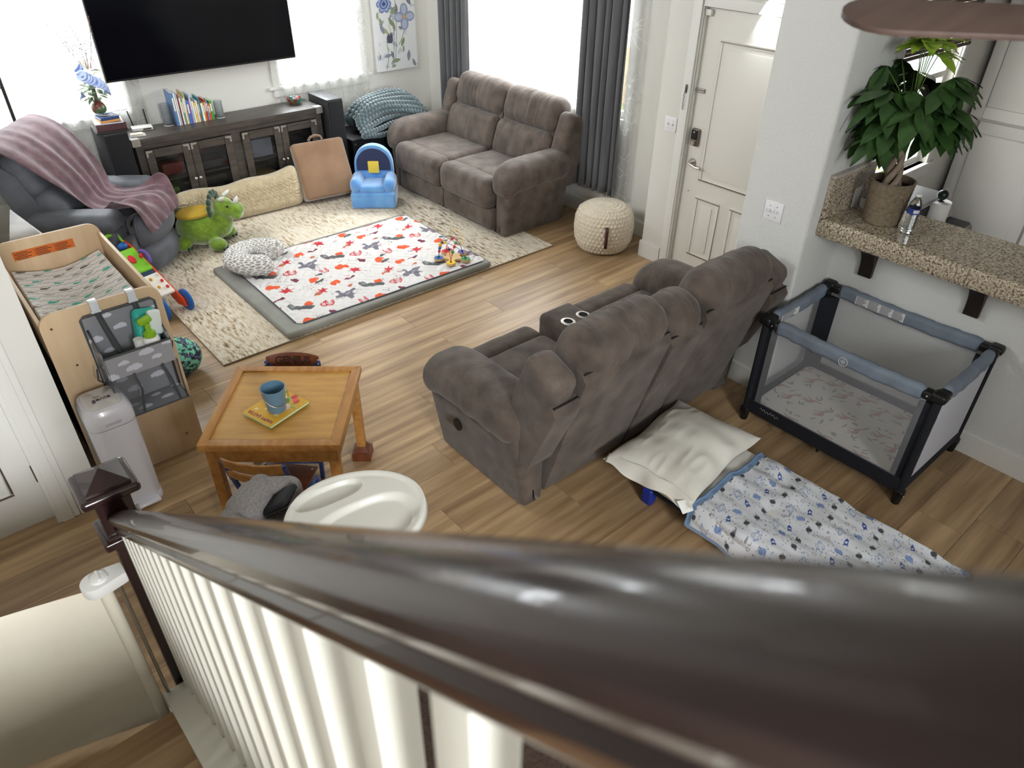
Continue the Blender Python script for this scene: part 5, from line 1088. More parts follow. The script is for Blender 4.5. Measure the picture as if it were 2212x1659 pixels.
for cx, cy, r in ((.06, .05, .034), (.025, .1, .02), (.09, .1, .018)):
    for k in range(5): P.ell(cx + r * .5 * math.cos(k * 1.257), cy + r * .5 * math.sin(k * 1.257), r * .6, r * .45, k * 1.257, '#d98aa2' if r < .03 else '#e3a7b8')
    P.ell(cx, cy, r * .3, r * .3, 0, '#6d2f45')
    for k in range(10): P.ell(cx + r * .42 * math.cos(k * .63), cy + r * .42 * math.sin(k * .63), .0025, .0025, 0, '#8a2f4e')
P.ell(.02, .055, .012, .006, .6, '#2c2c30'); P.ell(.075, .105, .013, .006, -.5, '#2c2c30'); P.ell(.015, .03, .008, .005, 0, '#2c2c30')
U, V = np.meshgrid(P.u, P.v, indexing='ij'); g = G(); q = np.stack([.0525 - U, U * 0 + .0165, V - .0625], -1).reshape(-1, 3) @ rotm(-58, 0, 10).T + np.array((-.055, -.075, .755)); g.grid(q.reshape(U.shape + (3,))); g.mk('floral_pad', mat('floral print', vc=True, rough=.85), fp, ang=0, col=P.c, norm=False)
for sx in (-1, 1):
    for sy in (-1, 1): g = G(); g.tube([(sx * .15, sy * .13 - .02, .57), (sx * .27, sy * .28, .0)], .016, 8); g.mk('leg', HCW, hc)
# tray: height field with a rim, an oval cup recess and a large food recess
nu = 130; x = np.linspace(-.29, .29, nu); U, V = np.meshgrid(x, x, indexing='ij')
ang_ = np.arctan2(V, U); rad_ = np.hypot(U, V); mx = np.maximum(np.abs(np.cos(ang_)), np.abs(np.sin(ang_))); rd = rad_ * mx / .29 * 1.0
T = np.minimum(rad_ * mx / .29, 1); rb_ = .265 * (1 + .06 * np.cos(2 * ang_) + .03 * np.cos(3 * ang_ + .5)); Xr = T * rb_ * np.cos(ang_); Yr = T * rb_ * np.sin(ang_)
def rec(cx, cy, rx, ry, a, dpt, soft=.18):
    c, s = math.cos(a), math.sin(a); u = ((Xr - cx) * c + (Yr - cy) * s) / rx; v = (-(Xr - cx) * s + (Yr - cy) * c) / ry; d = (np.abs(u) ** 2.6 + np.abs(v) ** 2.6) ** (1 / 2.6); return -dpt * (1 - sm(1 - soft, 1 + .02, d))
Zt = .008 * sm(.86, .94, T) * (1 - sm(.96, 1, T)) - .03 * sm(.97, 1, T) + np.minimum(rec(-.02, .165, .145, .052, -.12, .022), rec(.02, -.06, .205, .125, -.12, .026))
g = G(); g.grid(np.stack([Xr, Yr, Zt], -1)); ty_ = g.mk('tray', HCW, hc, ang=180, norm=False); ty_.location = (-.025, .275, .80); ty_.rotation_euler = (0, 0, R(147))
sdd = ty_.modifiers.new('thickness', 'SOLIDIFY'); sdd.thickness = .006; sdd.offset = -1
# ================================================================ playpen
NVY = mat('navy black fabric', '#16181f', .9, bump=.15, bs=200); RAIL = mat('slate grey nylon', '#76808c', .75, '#6a7480', ns=9, st=(1, 1, 1), bump=.25, bs=28, bst=(2, 2, 2))
NETW = mesh_mat('white playpen mesh', '#c9c9cc', .22); NETO = mesh_mat('white playpen end mesh', '#cfd0d8', .82); INK = mat('label ink grey', '#5c6066', .7)
pp = thing('playpen', 'grey and navy mesh playpen with a giraffe print sheet', 'playpen', (3.835, 1.285, 0))
HX, HY, TZ = .345, .49, .70
for sx in (-1, 1):
    for sy in (-1, 1):
        x, y = sx * HX, sy * HY
        g = G(); g.tube([(x, y, .045), (x, y, TZ)], .021, 10); lg = g.mk('leg', NVY, pp)
        g = G(); g.prism([(x - sx * .0, y), (x - sx * .085, y), (x, y - sy * .085)], .13, TZ - .05, 'z'); g.mk('corner_fabric', NVY, lg, bevel=.006)
        g = G(); g.rb((x, y, TZ + .012), (.075, .075, .055), .02, 3); g.rb((x - sx * .045, y, TZ + .002), (.07, .062, .05), .016, 2); g.rb((x, y - sy * .045, TZ + .002), (.062, .07, .05), .016, 2); cpz = g.mk('corner_cap', BLACK, lg)
        for q in ((x - sx * .05, y + sy * .0325, TZ + .005), (x + sx * .0325, y - sy * .05, TZ + .005)):
            g = G(); g.ball(q, .006, 5); g.mk('rivet', CHROME, cpz, ang=180)
        g = G(); g.cyl((x, y, 0), (x, y, .05), .022, .027, 12); g.rb((x, y, .07), (.055, .055, .05), .012, 2); ft = g.mk('foot', BLACK, lg)
        for q in ((x - sx * .0285, y, .075), (x, y - sy * .0285, .075), (x, y - .0285, .06)):
            g = G(); g.ball(q, .005, 5); g.mk('rivet', CHROME, ft, ang=180)
def prail(a, b, name='top_rail'):
    a, b = Vector(a), Vector(b); L = (b - a).length; ax = 0 if abs(b.x - a.x) > abs(b.y - a.y) else 1
    s = (L, .058, .085) if ax == 0 else (.058, L, .085); c = (a + b) / 2
    def sag(V): W = V.copy(); t = V[:, ax] / (L / 2); W[:, 2] -= .012 * (1 - t * t); d = noise(V * ([30, 6, 6] if ax == 0 else [6, 30, 6]), 1, 3) * .004; W[:, 2] += d; W[:, 1 - ax] += d; return W
    g = G(); g.rb(tuple(c), s, .027, 3, (40 if ax == 0 else 2, 2 if ax == 0 else 40, 3), fn=sag); return g.mk(name, RAIL, pp, ang=180)
r1 = prail((-HX, -HY + .07, TZ), (-HX, HY - .07, TZ)); r2 = prail((HX, -HY + .07, TZ), (HX, HY - .07, TZ)); r3 = prail((-HX + .07, -HY, TZ), (HX - .07, -HY, TZ)); r4 = prail((-HX + .07, HY, TZ), (HX - .07, HY, TZ))
for (c0, c1, mt, ax) in (((-HX - .012, -HY + .05, HY - .05), 0, NETW, 'x'), ((HX, -HY + .05, HY - .05), 0, NETW, 'x'), ((-HY - .012, -HX + .05, HX - .05), 0, NETO, 'y'), ((HY, -HX + .05, HX - .05), 0, NETW, 'y')):
    g = G(); p, a, b = c0
    g.add([(p, a, .16), (p, b, .16), (p, b, TZ - .02), (p, a, TZ - .02)] if ax == 'x' else [(a, p, .16), (b, p, .16), (b, p, TZ - .02), (a, p, TZ - .02)], [(0, 1, 2, 3)]); g.mk('mesh_side', mt, pp, ang=0)
g = G(); g.box(-HX - .016, -HX + .0, -HY + .01, HY - .01, .075, .165); g.box(HX, HX + .012, -HY + .01, HY - .01, .075, .165); g.box(-HX + .01, HX - .01, -HY - .014, -HY, .085, .165); g.box(-HX + .01, HX - .01, HY, HY + .012, .085, .165); g.mk('lower_band', NVY, pp, bevel=.004)
g = G(); g.box(-HX, HX, -HY, HY, .075, .095); g.mk('floor_board', NVY, pp, ang=0)
g = G(); g.cyl((-.1, 0, 0), (-.1, 0, .08), .02, n=10); g.cyl((-HX + .02, .0, .03), (-HX + .02, .0, .08), .008, n=6); g.mk('centre_foot', BLACK, pp)
def paper(parent, o, ex, ez, W, H, n, cols):
    x, z = Vector(ex), Vector(ez); nrm = x.cross(z); o = Vector(o); g = G(); q = [o, o + x * W, o + x * W + z * H, o + z * H]; g.add([tuple(v) for v in q], [(0, 1, 2, 3)]); lb = g.mk('safety_label', mat('label white', '#d2d2d0', .7), parent, ang=0); rs = random.Random(n); g = G()
    for r in range(n):
        for c in range(cols):
            a = o + nrm * .0008 + x * (W * (c + .06) / cols) + z * (H * (r + .25) / n); l = W / cols * rs.uniform(.6, .9); h = H / n * .5; g.add([tuple(v) for v in (a, a + x * l, a + x * l + z * h, a + z * h)], [(0, 1, 2, 3)])
    g.mk('label_print', INK, lb, ang=0)
paper(r2, (HX - .0315, .30, TZ - .032), (0, -1, 0), (0, 0, 1), .30, .055, 6, 4); paper(r4, (-HX + .10, HY - .0315, TZ - .03), (1, 0, 0), (0, 0, 1), .19, .045, 4, 1)
g = G(); cx, cz = -.0, TZ - .015
g.tube([(-HX - .0325, cx + .024 * math.cos(a), cz + .024 * math.sin(a)) for a in np.linspace(0, 2 * PI, 28, endpoint=False)], .0016, 5, closed=True)
for k in range(4): a = k * PI / 2 + PI / 4 * 0; g.tube([(-HX - .0325, cx + .008 * math.cos(a) + .006 * math.cos(t), cz + .008 * math.sin(a) + .006 * math.sin(t)) for t in np.linspace(0, 2 * PI, 10, endpoint=False)], .0012, 4, closed=True)
g.mk('emblem', WHITE, r1, ang=180)
g = G(); g.tube([(-HX - .0175, HY - .10 - i * .006, .135 + .009 * math.sin(i * 1.7) + .004 * math.sin(i * .6)) for i in range(22)], .0009, 4); g.mk('script_mark', WHITE, pp, ang=180)
# fitted sheet
P = Paint(.655, .94, .004, '#d6d2cb'); rs = random.Random(9)
gir = [(-.95, .85), (-.8, 1.0), (-.7, .8), (-.35, .3), (.2, .3), (.55, .1), (.75, -.9), (.6, -.9), (.4, -.25), (.3, -.95), (.15, -.95), (.1, -.2), (-.15, -.2), (-.25, -.95), (-.4, -.95), (-.4, -.15), (-.6, .1), (-.85, .65)]
for i in range(6):
    for j in range(9):
        cx, cy = (i + (.5 if j % 2 else 0)) * .135 + .03, j * .112 + .04; a = R(200) if j % 2 else R(160)
        if (i + j) % 2 == 0: P.poly(cx, cy, gir, a, '#b09a8e', .052); P.ell(cx + .004, cy, .02, .012, a, '#c09a90')
        for k in range(3):
            lx, ly, la = cx + .068 + rs.uniform(-.02, .02), cy + rs.uniform(-.045, .045), rs.uniform(0, 3.1); P.blob(lx, ly, [(-1, 0), (0, .3), (1, 0), (0, -.3)], la, '#a9a59c', .022); P.ell(lx, ly, .018, .0018, la, '#8a867e')
U, V = np.meshgrid(P.u, P.v, indexing='ij'); g = G(); g.grid(np.stack([U - .3275, V - .47, U * 0 + .122 + .002 * noise(np.stack([U.ravel(), V.ravel(), 0 * U.ravel()], 1), 6, 2).reshape(U.shape)], -1)); g.mk('fitted_sheet', mat('giraffe print', vc=True, rough=.9), pp, ang=180, col=P.c, norm=False)
g = G(); g.box(-.327, .327, -.469, .469, .095, .118); g.mk('mattress', WHITE, pp, ang=0)
# ================================================================ toddler cot, pillow and blanket
CBL = mat('cobalt plastic', '#1b2f86', .4); SHT = mat('white cotton', '#d5d3cd', .9, '#dcdad5', ns=6, bump=.1, bs=120)
co = thing('toddler_cot', 'low toddler cot with a white sheet behind the sofa', 'cot', (2.735, 1.12, 0))
g = G(); g.rb((0, 0, .145), (.58, 1.50, .11), .03, 2); g.mk('mattress', SHT, co)
for s in (-1, 1):
    g = G(); g.tube([(s * .285, -.78, .10), (s * .285, .78, .10)], .016, 8); g.mk('side_tube', mat('dark steel', '#20242e', .4, metal=.6), co)
    for y in (-.76, .55):
        g = G(); g.rb((s * .285, y, .055), (.06, .07, .11), .015, 2); g.mk('leg', CBL, co)
pl = thing('bed_pillow', 'large white pillow at the head of the toddler cot', 'pillow', (2.73, 1.685, .205), 7)
nu, nv = 90, 70; a = np.linspace(-1, 1, nu); b = np.linspace(-1, 1, nv); A, B_ = np.meshgrid(a, b, indexing='ij')
X = .345 * np.sign(A) * np.abs(A) * (1 - .10 * (1 - B_ ** 2) * 0 + .10 * B_ ** 2 * np.abs(A)); Y = .245 * B_ * (1 + .10 * A ** 2); prf = (np.clip(1 - np.abs(A) ** 2.4, 0, 1) * np.clip(1 - np.abs(B_) ** 2.4, 0, 1)) ** .55
fl = np.stack([X.ravel(), Y.ravel(), X.ravel() * 0], 1); wr = (noise(fl * [11, 4, 1] + [0, 0, 1], 1, 2) * .010 - np.abs(noise(fl * [7, 18, 1], 1, 5)) * .008).reshape(X.shape)
top = .012 + .105 * prf + wr * np.clip(prf * 2, 0, 1) + .012 * (1 - prf) * np.sin(A * 6); bot = np.where(np.maximum(np.abs(A), np.abs(B_)) > .999, top - .002, .0 + .01 * (1 - prf))
g = G(); g.grid(np.stack([X, Y, top], -1)); g.grid(np.stack([X[::-1], Y[::-1], bot[::-1]], -1)); PIL = mat('ivory pillowcase', '#d4d0c4', .9, '#dbd8ce', ns=4, bump=.08, bs=150); g.mk('pillowcase', PIL, pl, ang=180)
g = G(); u = np.linspace(0, 1, 24); v = np.linspace(-1, 1, 40); U, V = np.meshgrid(u, v, indexing='ij'); g.grid(np.stack([-.335 - .055 * U + .006 * np.sin(V * 9), .245 * V * (1.08 - .05 * U), .022 + .03 * (1 - V ** 2) * (1 - U) + .014 * np.cos(V * 5 + U * 2) * U - .03 * U * U + .01], -1)); o = g.mk('open_hem', PIL, pl, ang=180); m = o.modifiers.new('thickness', 'SOLIDIFY'); m.thickness = .003
g = G(); g.add([(-.40, -.20, .03), (-.34, -.24, .03), (-.36, -.28, -.01), (-.41, -.25, -.02)], [(0, 1, 2, 3)]); o = g.mk('care_tag', WHITE, pl, ang=0)
# space blanket
BW, BH = .98, 1.12
P = Paint(BW, BH, .0042, '#d3d5da'); rs = random.Random(12); NB, BLU2, GRY2, DG = '#2c4a94', '#7e93bd', '#9a9a98', '#45474c'
for i in range(13):
    for j in range(15):
        cx, cy = (i + (.5 if j % 2 else 0)) * .080 + rs.uniform(-.01, .01), j * .078 + rs.uniform(-.012, .012); k = (i * 3 + j * 2) % 6; t = rs.uniform(.3, .9)
        if k == 0:
            P.poly(cx, cy, [(-.5, -.35), (-.5, .35), (.35, .38), (1, 0), (.35, -.38)], t, NB, .027); P.poly(cx, cy, [(-.9, -.5), (-.45, -.3), (-.45, .3), (-.9, .5), (-.7, 0)], t, NB, .025); P.ell(cx, cy, .006, .006, 0, '#d3d5da')
        elif k in (1, 4): P.ell(cx, cy, .025, .008, t, DG, .8); P.ell(cx, cy, .0145, .0145, 0, DG)
        elif k == 2: P.ell(cx, cy, .022, .022, 0, BLU2, .88); P.ell(cx, cy, .036, .011, t, BLU2, .8)
        elif k == 3: P.ell(cx, cy, .015, .019, t, BLU2); P.ell(cx, cy, .024, .010, t + .7, '#5f78ac', .78)
        else: P.ell(cx, cy, .011, .011, 0, GRY2, .6); P.ell(cx + .03, cy + .02, .007, .007, 0, GRY2)
        for q in range(9): P.ell(cx + rs.uniform(-.05, .05), cy + rs.uniform(-.05, .05), .0028, .0028, 0, rs.choice([DG, DG, BLU2]))
P.c[:, P.v > BH - .028] = lin('#6f88a6'); P.c[P.u < .02] = lin('#7f93ad'); P.c[P.u > BW - .02] = lin('#7f93ad')
U, V = np.meshgrid(P.u, P.v, indexing='ij'); s = V / BH
xl = U - BW * .5 + .06; half = .30; over = np.clip(-xl - half, 0, None); X = np.maximum(xl, -half - .0 * s) ; ovr = np.clip(xl - half, 0, None); X = np.minimum(X, half)
X = X - over * .30 + ovr * .25; Zb = .207 - over * .95 - ovr * .95; X = X * (1 - .0 * s)
fl = np.stack([U.ravel(), V.ravel(), 0 * U.ravel()], 1); wr = (noise(fl * [16, 6, 1], 1, 3) * .010 + noise(fl * [5, 11, 1], 1, 8) * .010 + noise(fl * [28, 9, 1], 1, 1) * .004).reshape(U.shape)
Zb = np.maximum(Zb + np.where(over > 0, .3, 1) * (wr + .008), .006); X = X - np.where(over > 0, np.abs(wr) * 1.5, 0)
Yb = (V - BH) * .98 + .006 * np.sin(U * 20)
bl = thing('space_blanket', 'white blanket printed with blue rockets and planets over the cot', 'blanket', (2.735, 1.385, 0))
g = G(); g.grid(np.stack([X, Yb, Zb], -1)); g.mk('cloth', mat('space print', vc=True, rough=.9), bl, ang=180, col=P.c, norm=False)
g = G(); n = P.nu; e = np.stack([X[:, -1], Yb[:, -1], Zb[:, -1] + .002], -1)[::4]; g.tube([tuple(p) for p in e], .008, 6); g.mk('edge_trim', mat('blue fleece trim', '#6f88a6', .95, bump=.6, bs=200), bl, ang=180)
# ================================================================ breakfast bar
def granite():
    m = bpy.data.materials.new('granite'); m.use_nodes = True; nt = m.node_tree; N = nt.nodes; L = nt.links; b = N['Principled BSDF']; b.inputs['Roughness'].default_value = .12
    tc = N.new('ShaderNodeTexCoord'); n1 = N.new('ShaderNodeTexNoise'); n1.inputs['Scale'].default_value = 85; n1.inputs['Detail'].default_value = 4; n1.inputs['Roughness'].default_value = .7; n2 = N.new('ShaderNodeTexNoise'); n2.inputs['Scale'].default_value = 190; n2.inputs['Detail'].default_value = 2
    L.new(tc.outputs['Object'], n1.inputs[0]); L.new(tc.outputs['Object'], n2.inputs[0])
    r = N.new('ShaderNodeValToRGB'); e = r.color_ramp.elements; e[0].position = .36; e[0].color = (*lin('#3a3128'), 1); e[1].position = .72; e[1].color = (*lin('#cdbfa4'), 1)
    for p, h in ((.43, '#7d6a50'), (.5, '#a8977a'), (.58, '#bfb096')): k = e.new(p); k.color = (*lin(h), 1)
    mx = N.new('ShaderNodeMixRGB'); mx.blend_type = 'MULTIPLY'; mx.inputs[0].default_value = .55; L.new(n1.outputs[0], r.inputs[0]); L.new(r.outputs[0], mx.inputs[1]); r2 = N.new('ShaderNodeValToRGB'); r2.color_ramp.elements[0].position = .38; r2.color_ramp.elements[1].position = .55; r2.color_ramp.elements[0].color = (.12, .1, .09, 1); L.new(n2.outputs[0], r2.inputs[0]); L.new(r2.outputs[0], mx.inputs[2])
    hs = N.new('ShaderNodeHueSaturation'); hs.inputs['Saturation'].default_value = .8; hs.inputs['Value'].default_value = 1.15; L.new(mx.outputs[0], hs.inputs['Color']); L.new(hs.outputs[0], b.inputs['Base Color']); return m
GRA = granite(); GROUT = mat('cream grout', '#b9ab92', .8); CT = 1.205
bar = thing('bar_counter', 'granite tiled breakfast bar on the half wall', 'counter', (0, 0, 0))
g = G(); g.box(3.92, 4.40, -2.2, 1.828, 1.105, CT - .004); g.mk('core', GROUT, bar, ang=0)
ys = [1.828, 1.70, 1.345, 1.0, .655, .31, -.035, -.38, -.725, -1.07, -1.415, -1.76, -2.2]
for a, b in zip(ys[1:], ys[:-1]):
    for (x0, x1, z0, z1, nm) in ((3.925, 4.305, CT - .004, CT, 'top_tile'), (4.307, 4.405, CT - .004, CT, 'back_tile')):
        g = G(); g.box(x0, x1, a + .0012, b - .0012, z0, z1); g.mk(nm, GRA, bar, ang=0)
    g = G(); pr = [(3.925, CT), (3.912, CT - .003), (3.905, CT - .014), (3.905, 1.115), (3.912, 1.10), (3.925, 1.10)]; g.prism(pr, a + .0012, b - .0012, 'y'); g.mk('edge_tile', GRA, bar)
bs_ = thing('stone_backsplash', 'granite backsplash tiles on the wall at the end of the bar', 'backsplash', (0, 0, 0))
for a, b in ((3.91, 4.165), (4.167, 4.405)):
    g = G(); g.box(a, b, 1.803, 1.8275, CT + .0005, 1.435); g.mk('tile', GRA, bs_, ang=0); g = G(); g.box(a, b, 1.797, 1.8275, 1.436, 1.452); g.mk('cap_tile', mat('pale stone trim', '#bcb5a8', .3, '#a59d8e', ns=40), bs_, bevel=.003)
plate((4.235, 1.8025, 1.262), 'white outlet plate on the granite backsplash by the plant pot', 1, True, rz=90)
BRKW = mat('espresso corbel', '#241b19', .4)
for y, lab in ((1.60, 'dark wooden corbel under the bar nearest the column'), (.985, 'dark wooden corbel under the bar above the playpen corner')):
    t = thing('shelf_corbel', lab, 'corbel', (4.2215, y, 0), 0, 'corbels under the bar'); g = G(); pr = [(-.001, 1.0995), (-.22, 1.0995), (-.22, 1.06)] + [(-.22 + .19 * math.sin(q) , 1.06 - .20 * (1 - math.cos(q))) for q in np.linspace(.15, PI / 2, 9)] + [(-.03, .83), (-.001, .83)]; g.prism(pr, -.04, .04, 'y'); g.mk('corbel', BRKW, t, bevel=.003)
    g = G(); g.tube([(-.222, -.0 + .018 * math.cos(q), 1.08 + .012 * math.sin(q)) for q in np.linspace(0, 2 * PI, 16, endpoint=False)], .0015, 4, closed=True); g.mk('inlay_line', mat('corbel line', '#54433c', .5), t, ang=180)
# money tree in a basket pot
PX, PY = 4.135, 1.585
BSK = mat('woven jute', '#a08e74', .9, '#b6a68c', ns=50, wave=(70, 2.5, .9, 'Z')); SOIL = mat('soil', '#2a1f18', .95, bump=1, bs=40); TRK = mat('grey trunk', '#7a6a58', .8, '#938373', ns=9, st=(5, 5, .6), bump=.3, bs=30)
pt = thing('potted_money_tree', 'braided money tree in a woven jute pot on the bar', 'potted plant', (PX, PY, CT + .0005))
nu = 60; g = G(); prof = [(.001, .0), (.092, 0), (.098, .01)] + [(.098 + .019 * k / 22 + (.0022 if k % 2 else 0), .01 + .225 * k / 22) for k in range(23)] + [(.121, .24), (.113, .243), (.108, .235), (.105, .205)]; g.lathe(prof, 48); pot = g.mk('basket', BSK, pt, ang=60)
g = G(); g.lathe([(.001, .208), (.106, .205)], 32); g.mk('soil', SOIL, pt, ang=180)
for s in (-1, 1):
    g = G(); g.tube([(s * .118 * math.cos(q + 1.0), s * .118 * math.sin(q + 1.0), .15 + .035 * math.sin((q + .25) / .5 * PI)) for q in np.linspace(-.22, .22, 8)], .008, 6); g.mk('handle', BSK, pt, ang=180)
tp = Vector((.012, .03, .47))
for k in range(4):
    pts = [(.036 * (1 - .55 * t) * math.cos(k * PI / 2 + t * 5.5) + tp.x * t, .036 * (1 - .55 * t) * math.sin(k * PI / 2 + t * 5.5) + tp.y * t, .18 + (tp.z - .18) * t) for t in np.linspace(0, 1, 22)]
    g = G(); g.tube(pts, [.019 - .006 * i / 21 for i in range(22)], 8); g.mk('trunk', TRK, pt, ang=180)
LV1 = mat('dark green leaf', '#2a4220', .4, '#3a5a2c', ns=14); LV2 = mat('yellow green leaf', '#8fae3a', .45, '#a7c04e', ns=14)
rs = random.Random(21)
for k in range(40):
    if k < 33:
        a = k * 2.4 + rs.uniform(-.3, .3); el = rs.uniform(-.75, 1.0); r = rs.uniform(.12, .23); h = tp.z + .16 + el * .18; c = Vector((tp.x + r * math.cos(a), tp.y + r * math.sin(a), h)); m = LV1
    else:
        a = k * 1.7; c = Vector((tp.x + .05 * math.cos(a), tp.y + .05 * math.sin(a), tp.z + .40 + .09 * rs.random())); m = LV2
    b0 = Vector((tp.x, tp.y, tp.z - .01 + (.06 if k % 2 else 0) + (.15 if k >= 33 else 0))); g = G(); g.tube([b0, b0.lerp(c, .5) + Vector((0, 0, .04)), c], .0026, 5); pet = g.mk('petiole', mat('leaf stalk', '#6d8a45', .6), pt, ang=180)
    out = Vector((math.cos(a), math.sin(a), .15))
    for j in range(6):
        b = a + (j - 2.5) * .62; L = rs.uniform(.10, .15) * (1.35 if m is LV1 else 1.0); d = Vector((math.cos(b), math.sin(b), rs.uniform(-1.0, .1) if m is LV1 else rs.uniform(-.2, .8)))
        g = G(); leaf(g, tuple(c), d, L, L * .27, .35); g.mk('leaf', m, pet, ang=180, norm=False)
g = G(); g.prism([(0, -.035), (.016, 0), (0, .05), (-.016, 0)], -.002, .002, 'y'); o = g.mk('red_ornament', mat('red ribbon', '#8a1f2e', .5), pt, bevel=.001); o.location = (.07, .05, .42)
g = G(); g.tube([(.07, .05, .385), (.07, .055, .30), (.062, .05, .215)], .0028, 5); g.mk('red_tassel', mat('red ribbon', '#8a1f2e', .5), pt, ang=180)
# water bottle, smart speaker
CLR = mat('clear bottle', '#eef3f6', .04, trans=1.0, ior=1.33)
wbt = thing('water_bottle', 'clear plastic water bottle with a blue label beside the pot', 'bottle', (4.095, 1.415, CT + .0005))
prof = [(.001, .003), (.026, .002), (.0325, .008)] + [(.0325 + (.0 if k % 2 else -.0022), .012 + .0095 * k) for k in range(10)] + [(.0325, .11), (.0325, .145), (.030, .165), (.016, .195), (.0125, .2), (.0125, .206)]; g = G(); g.lathe(prof, 28); g.mk('bottle', CLR, wbt, ang=60)
g = G(); g.lathe([(.0329, .112), (.0329, .143)], 28); g.mk('label', mat('blue bottle label', '#26397e', .4), wbt, ang=180); g = G(); g.lathe([(.001, .218), (.0145, .218), (.0145, .204), (.001, .204)], 20); g.mk('cap', mat('white cap', '#dcdcda', .4), wbt)
g = G(); g.lathe([(.0332, .118), (.0332, .137)], 10, fn=lambda V: V[:] * 1.0); g2 = G(); A_ = [R(200 + i * 8) for i in range(8)]; V_ = [(.0332 * math.cos(q), .0332 * math.sin(q), z) for q in A_ for z in (.119, .137)]; g2.add(V_, [(i * 2, i * 2 + 2, i * 2 + 3, i * 2 + 1) for i in range(7)]); g2.mk('label_panel', mat('label white', '#d2d2d0', .7), wbt, ang=180)
sp = thing('smart_speaker', 'small white round smart speaker beside the backsplash', 'speaker', (4.275, 1.735, CT + .0005)); g = G(); g.lathe([(.001, 0), (.043, 0), (.049, .012), (.049, .05), (.044, .058), (.001, .058)], 32); g.mk('body', mat('speaker white', '#c9c9cf', .6), sp); g = G(); g.lathe([(.001, .0585), (.038, .0585)], 28); g.mk('top_grille', mat('speaker grey', '#6f7278', .6), sp)
# ================================================================ kitchen beyond
kcn = thing('kitchen_counter', 'kitchen worktop behind the bar', 'counter'); g = G(); g.box(4.365, 5.02, -1.6, 1.82, .87, .91); g.mk('worktop', GRA, kcn, bevel=.004); g = G(); g.box(4.365, 4.98, -1.6, 1.82, 0, .87); g.mk('base_cabinet', WHITE, kcn, ang=0)
tw = thing('paper_towel_roll', 'paper towel roll on a stand behind the water bottle', 'paper towels', (4.72, 1.50, .9105)); g = G(); g.lathe([(.02, .015), (.062, .015), (.062, .295), (.02, .295)], 28); g.mk('roll', mat('paper white', '#dfddd8', .9), tw); g = G(); g.lathe([(.001, 0), (.08, 0), (.08, .014), (.001, .014)], 28); g.cyl((0, 0, .01), (0, 0, .31), .01); g.mk('stand', BLACK, tw); g = G(); g.ball((0, 0, .335), .032, 8); g.mk('knob', mat('dark green knob', '#16241f', .3), tw, ang=180)
ts = thing('toaster_oven', 'black and steel toaster oven behind the plant pot', 'toaster', (4.66, 1.66, .9105)); g = G(); g.rb((0, 0, .14), (.40, .26, .27), .015, 2); g.mk('body', BLACK, ts); g = G(); g.rb((0, 0, .2905), (.41, .27, .03), .01, 2); g.mk('steel_top', mat('brushed steel', '#a9a9ab', .35, metal=.8), ts)
tb = thing('trash_bin', 'grey step trash bin with its lid tilted up by the worktop', 'bin', (6.05, 1.80, 0)); g = G(); g.rb((0, 0, .31), (.30, .24, .60), .03, 3); g.mk('body', mat('bin grey', '#6d6b69', .4), tb); g = G(); g.rb((0, 0, .612), (.26, .20, .02), .01, 1); g.mk('liner', BLACK, tb); g = G(); g.rb((0, .10, .73), (.31, .02, .22), .008, 2, rot=(-25, 0, 0)); g.mk('lid', mat('steel lid', '#aba9a6', .35, metal=.5), tb)
g = G(); g.ball((0, 0, .06), .07, 8, (1, .8, .9)); o = g.mk('dish_sponge', mat('teal sponge', '#2a6a5c', .9)); o.location = (4.86, 1.30, .9105); o.scale = (.7, .7, .9); tag(o, 'teal dish scrubber on the kitchen worktop', 'scrubber')
bd = thing('woven_blind', 'dark woven blind half raised in the kitchen window', 'blind', (5.475, 2.075, 1.86)); SLB = mat('dark bamboo', '#3f322c', .7, '#57463c', ns=8, st=(1, 8, 8))
for k in range(18): g = G(); g.rb((0, .004 * (k % 2), .012 + k * .026), (1.0, .006, .024), .002, 1); g.mk('slat', SLB, bd)
g = G(); g.tube([(.36, -.012, 0), (.36, -.012, -.75)], .0022, 4); g.mk('cord', BLACK, bd, ang=180)
CABW = mat('cabinet white', '#d6d3cf', .35); cb = thing('pantry_cabinet', 'tall white pantry cabinet with framed doors in the kitchen', 'cabinet', (6.48, 1.15, 0))
g = G(); g.box(0, .56, -1.6, .93, 0, 2.6); g.mk('carcass', CABW, cb, ang=0)
for (y0, y1) in ((.27, .92), (-.40, .25), (-1.07, -.42)):
    for (z0, z1) in ((.06, 1.28), (1.30, 2.55)):
        f = .085; g = G(); g.box(-.022, -.001, y0, y0 + f, z0, z1); g.box(-.022, -.001, y1 - f, y1, z0, z1); g.box(-.022, -.001, y0 + f, y1 - f, z0, z0 + f); g.box(-.022, -.001, y0 + f, y1 - f, z1 - f, z1); g.box(-.010, -.001, y0 + f, y1 - f, z0 + f, z1 - f); g.mk('door', CABW, cb, bevel=.002)
sc = thing('sill_vine', 'small green vine on the kitchen window sill', 'plant', (5.02, 2.06, 1.0205)); g = G(); g.lathe([(.001, 0), (.035, 0), (.045, .07), (.04, .07), (.001, .06)], 18); g.mk('pot', WHITE, sc)
for k in range(8): g = G(); a = k * .9; leaf(g, (.03 * math.cos(a), .03 * math.sin(a), .07 + .012 * k), (math.cos(a), math.sin(a), .4), .08, .03, .5); g.mk('leaf', LV2, sc, ang=180, norm=False)
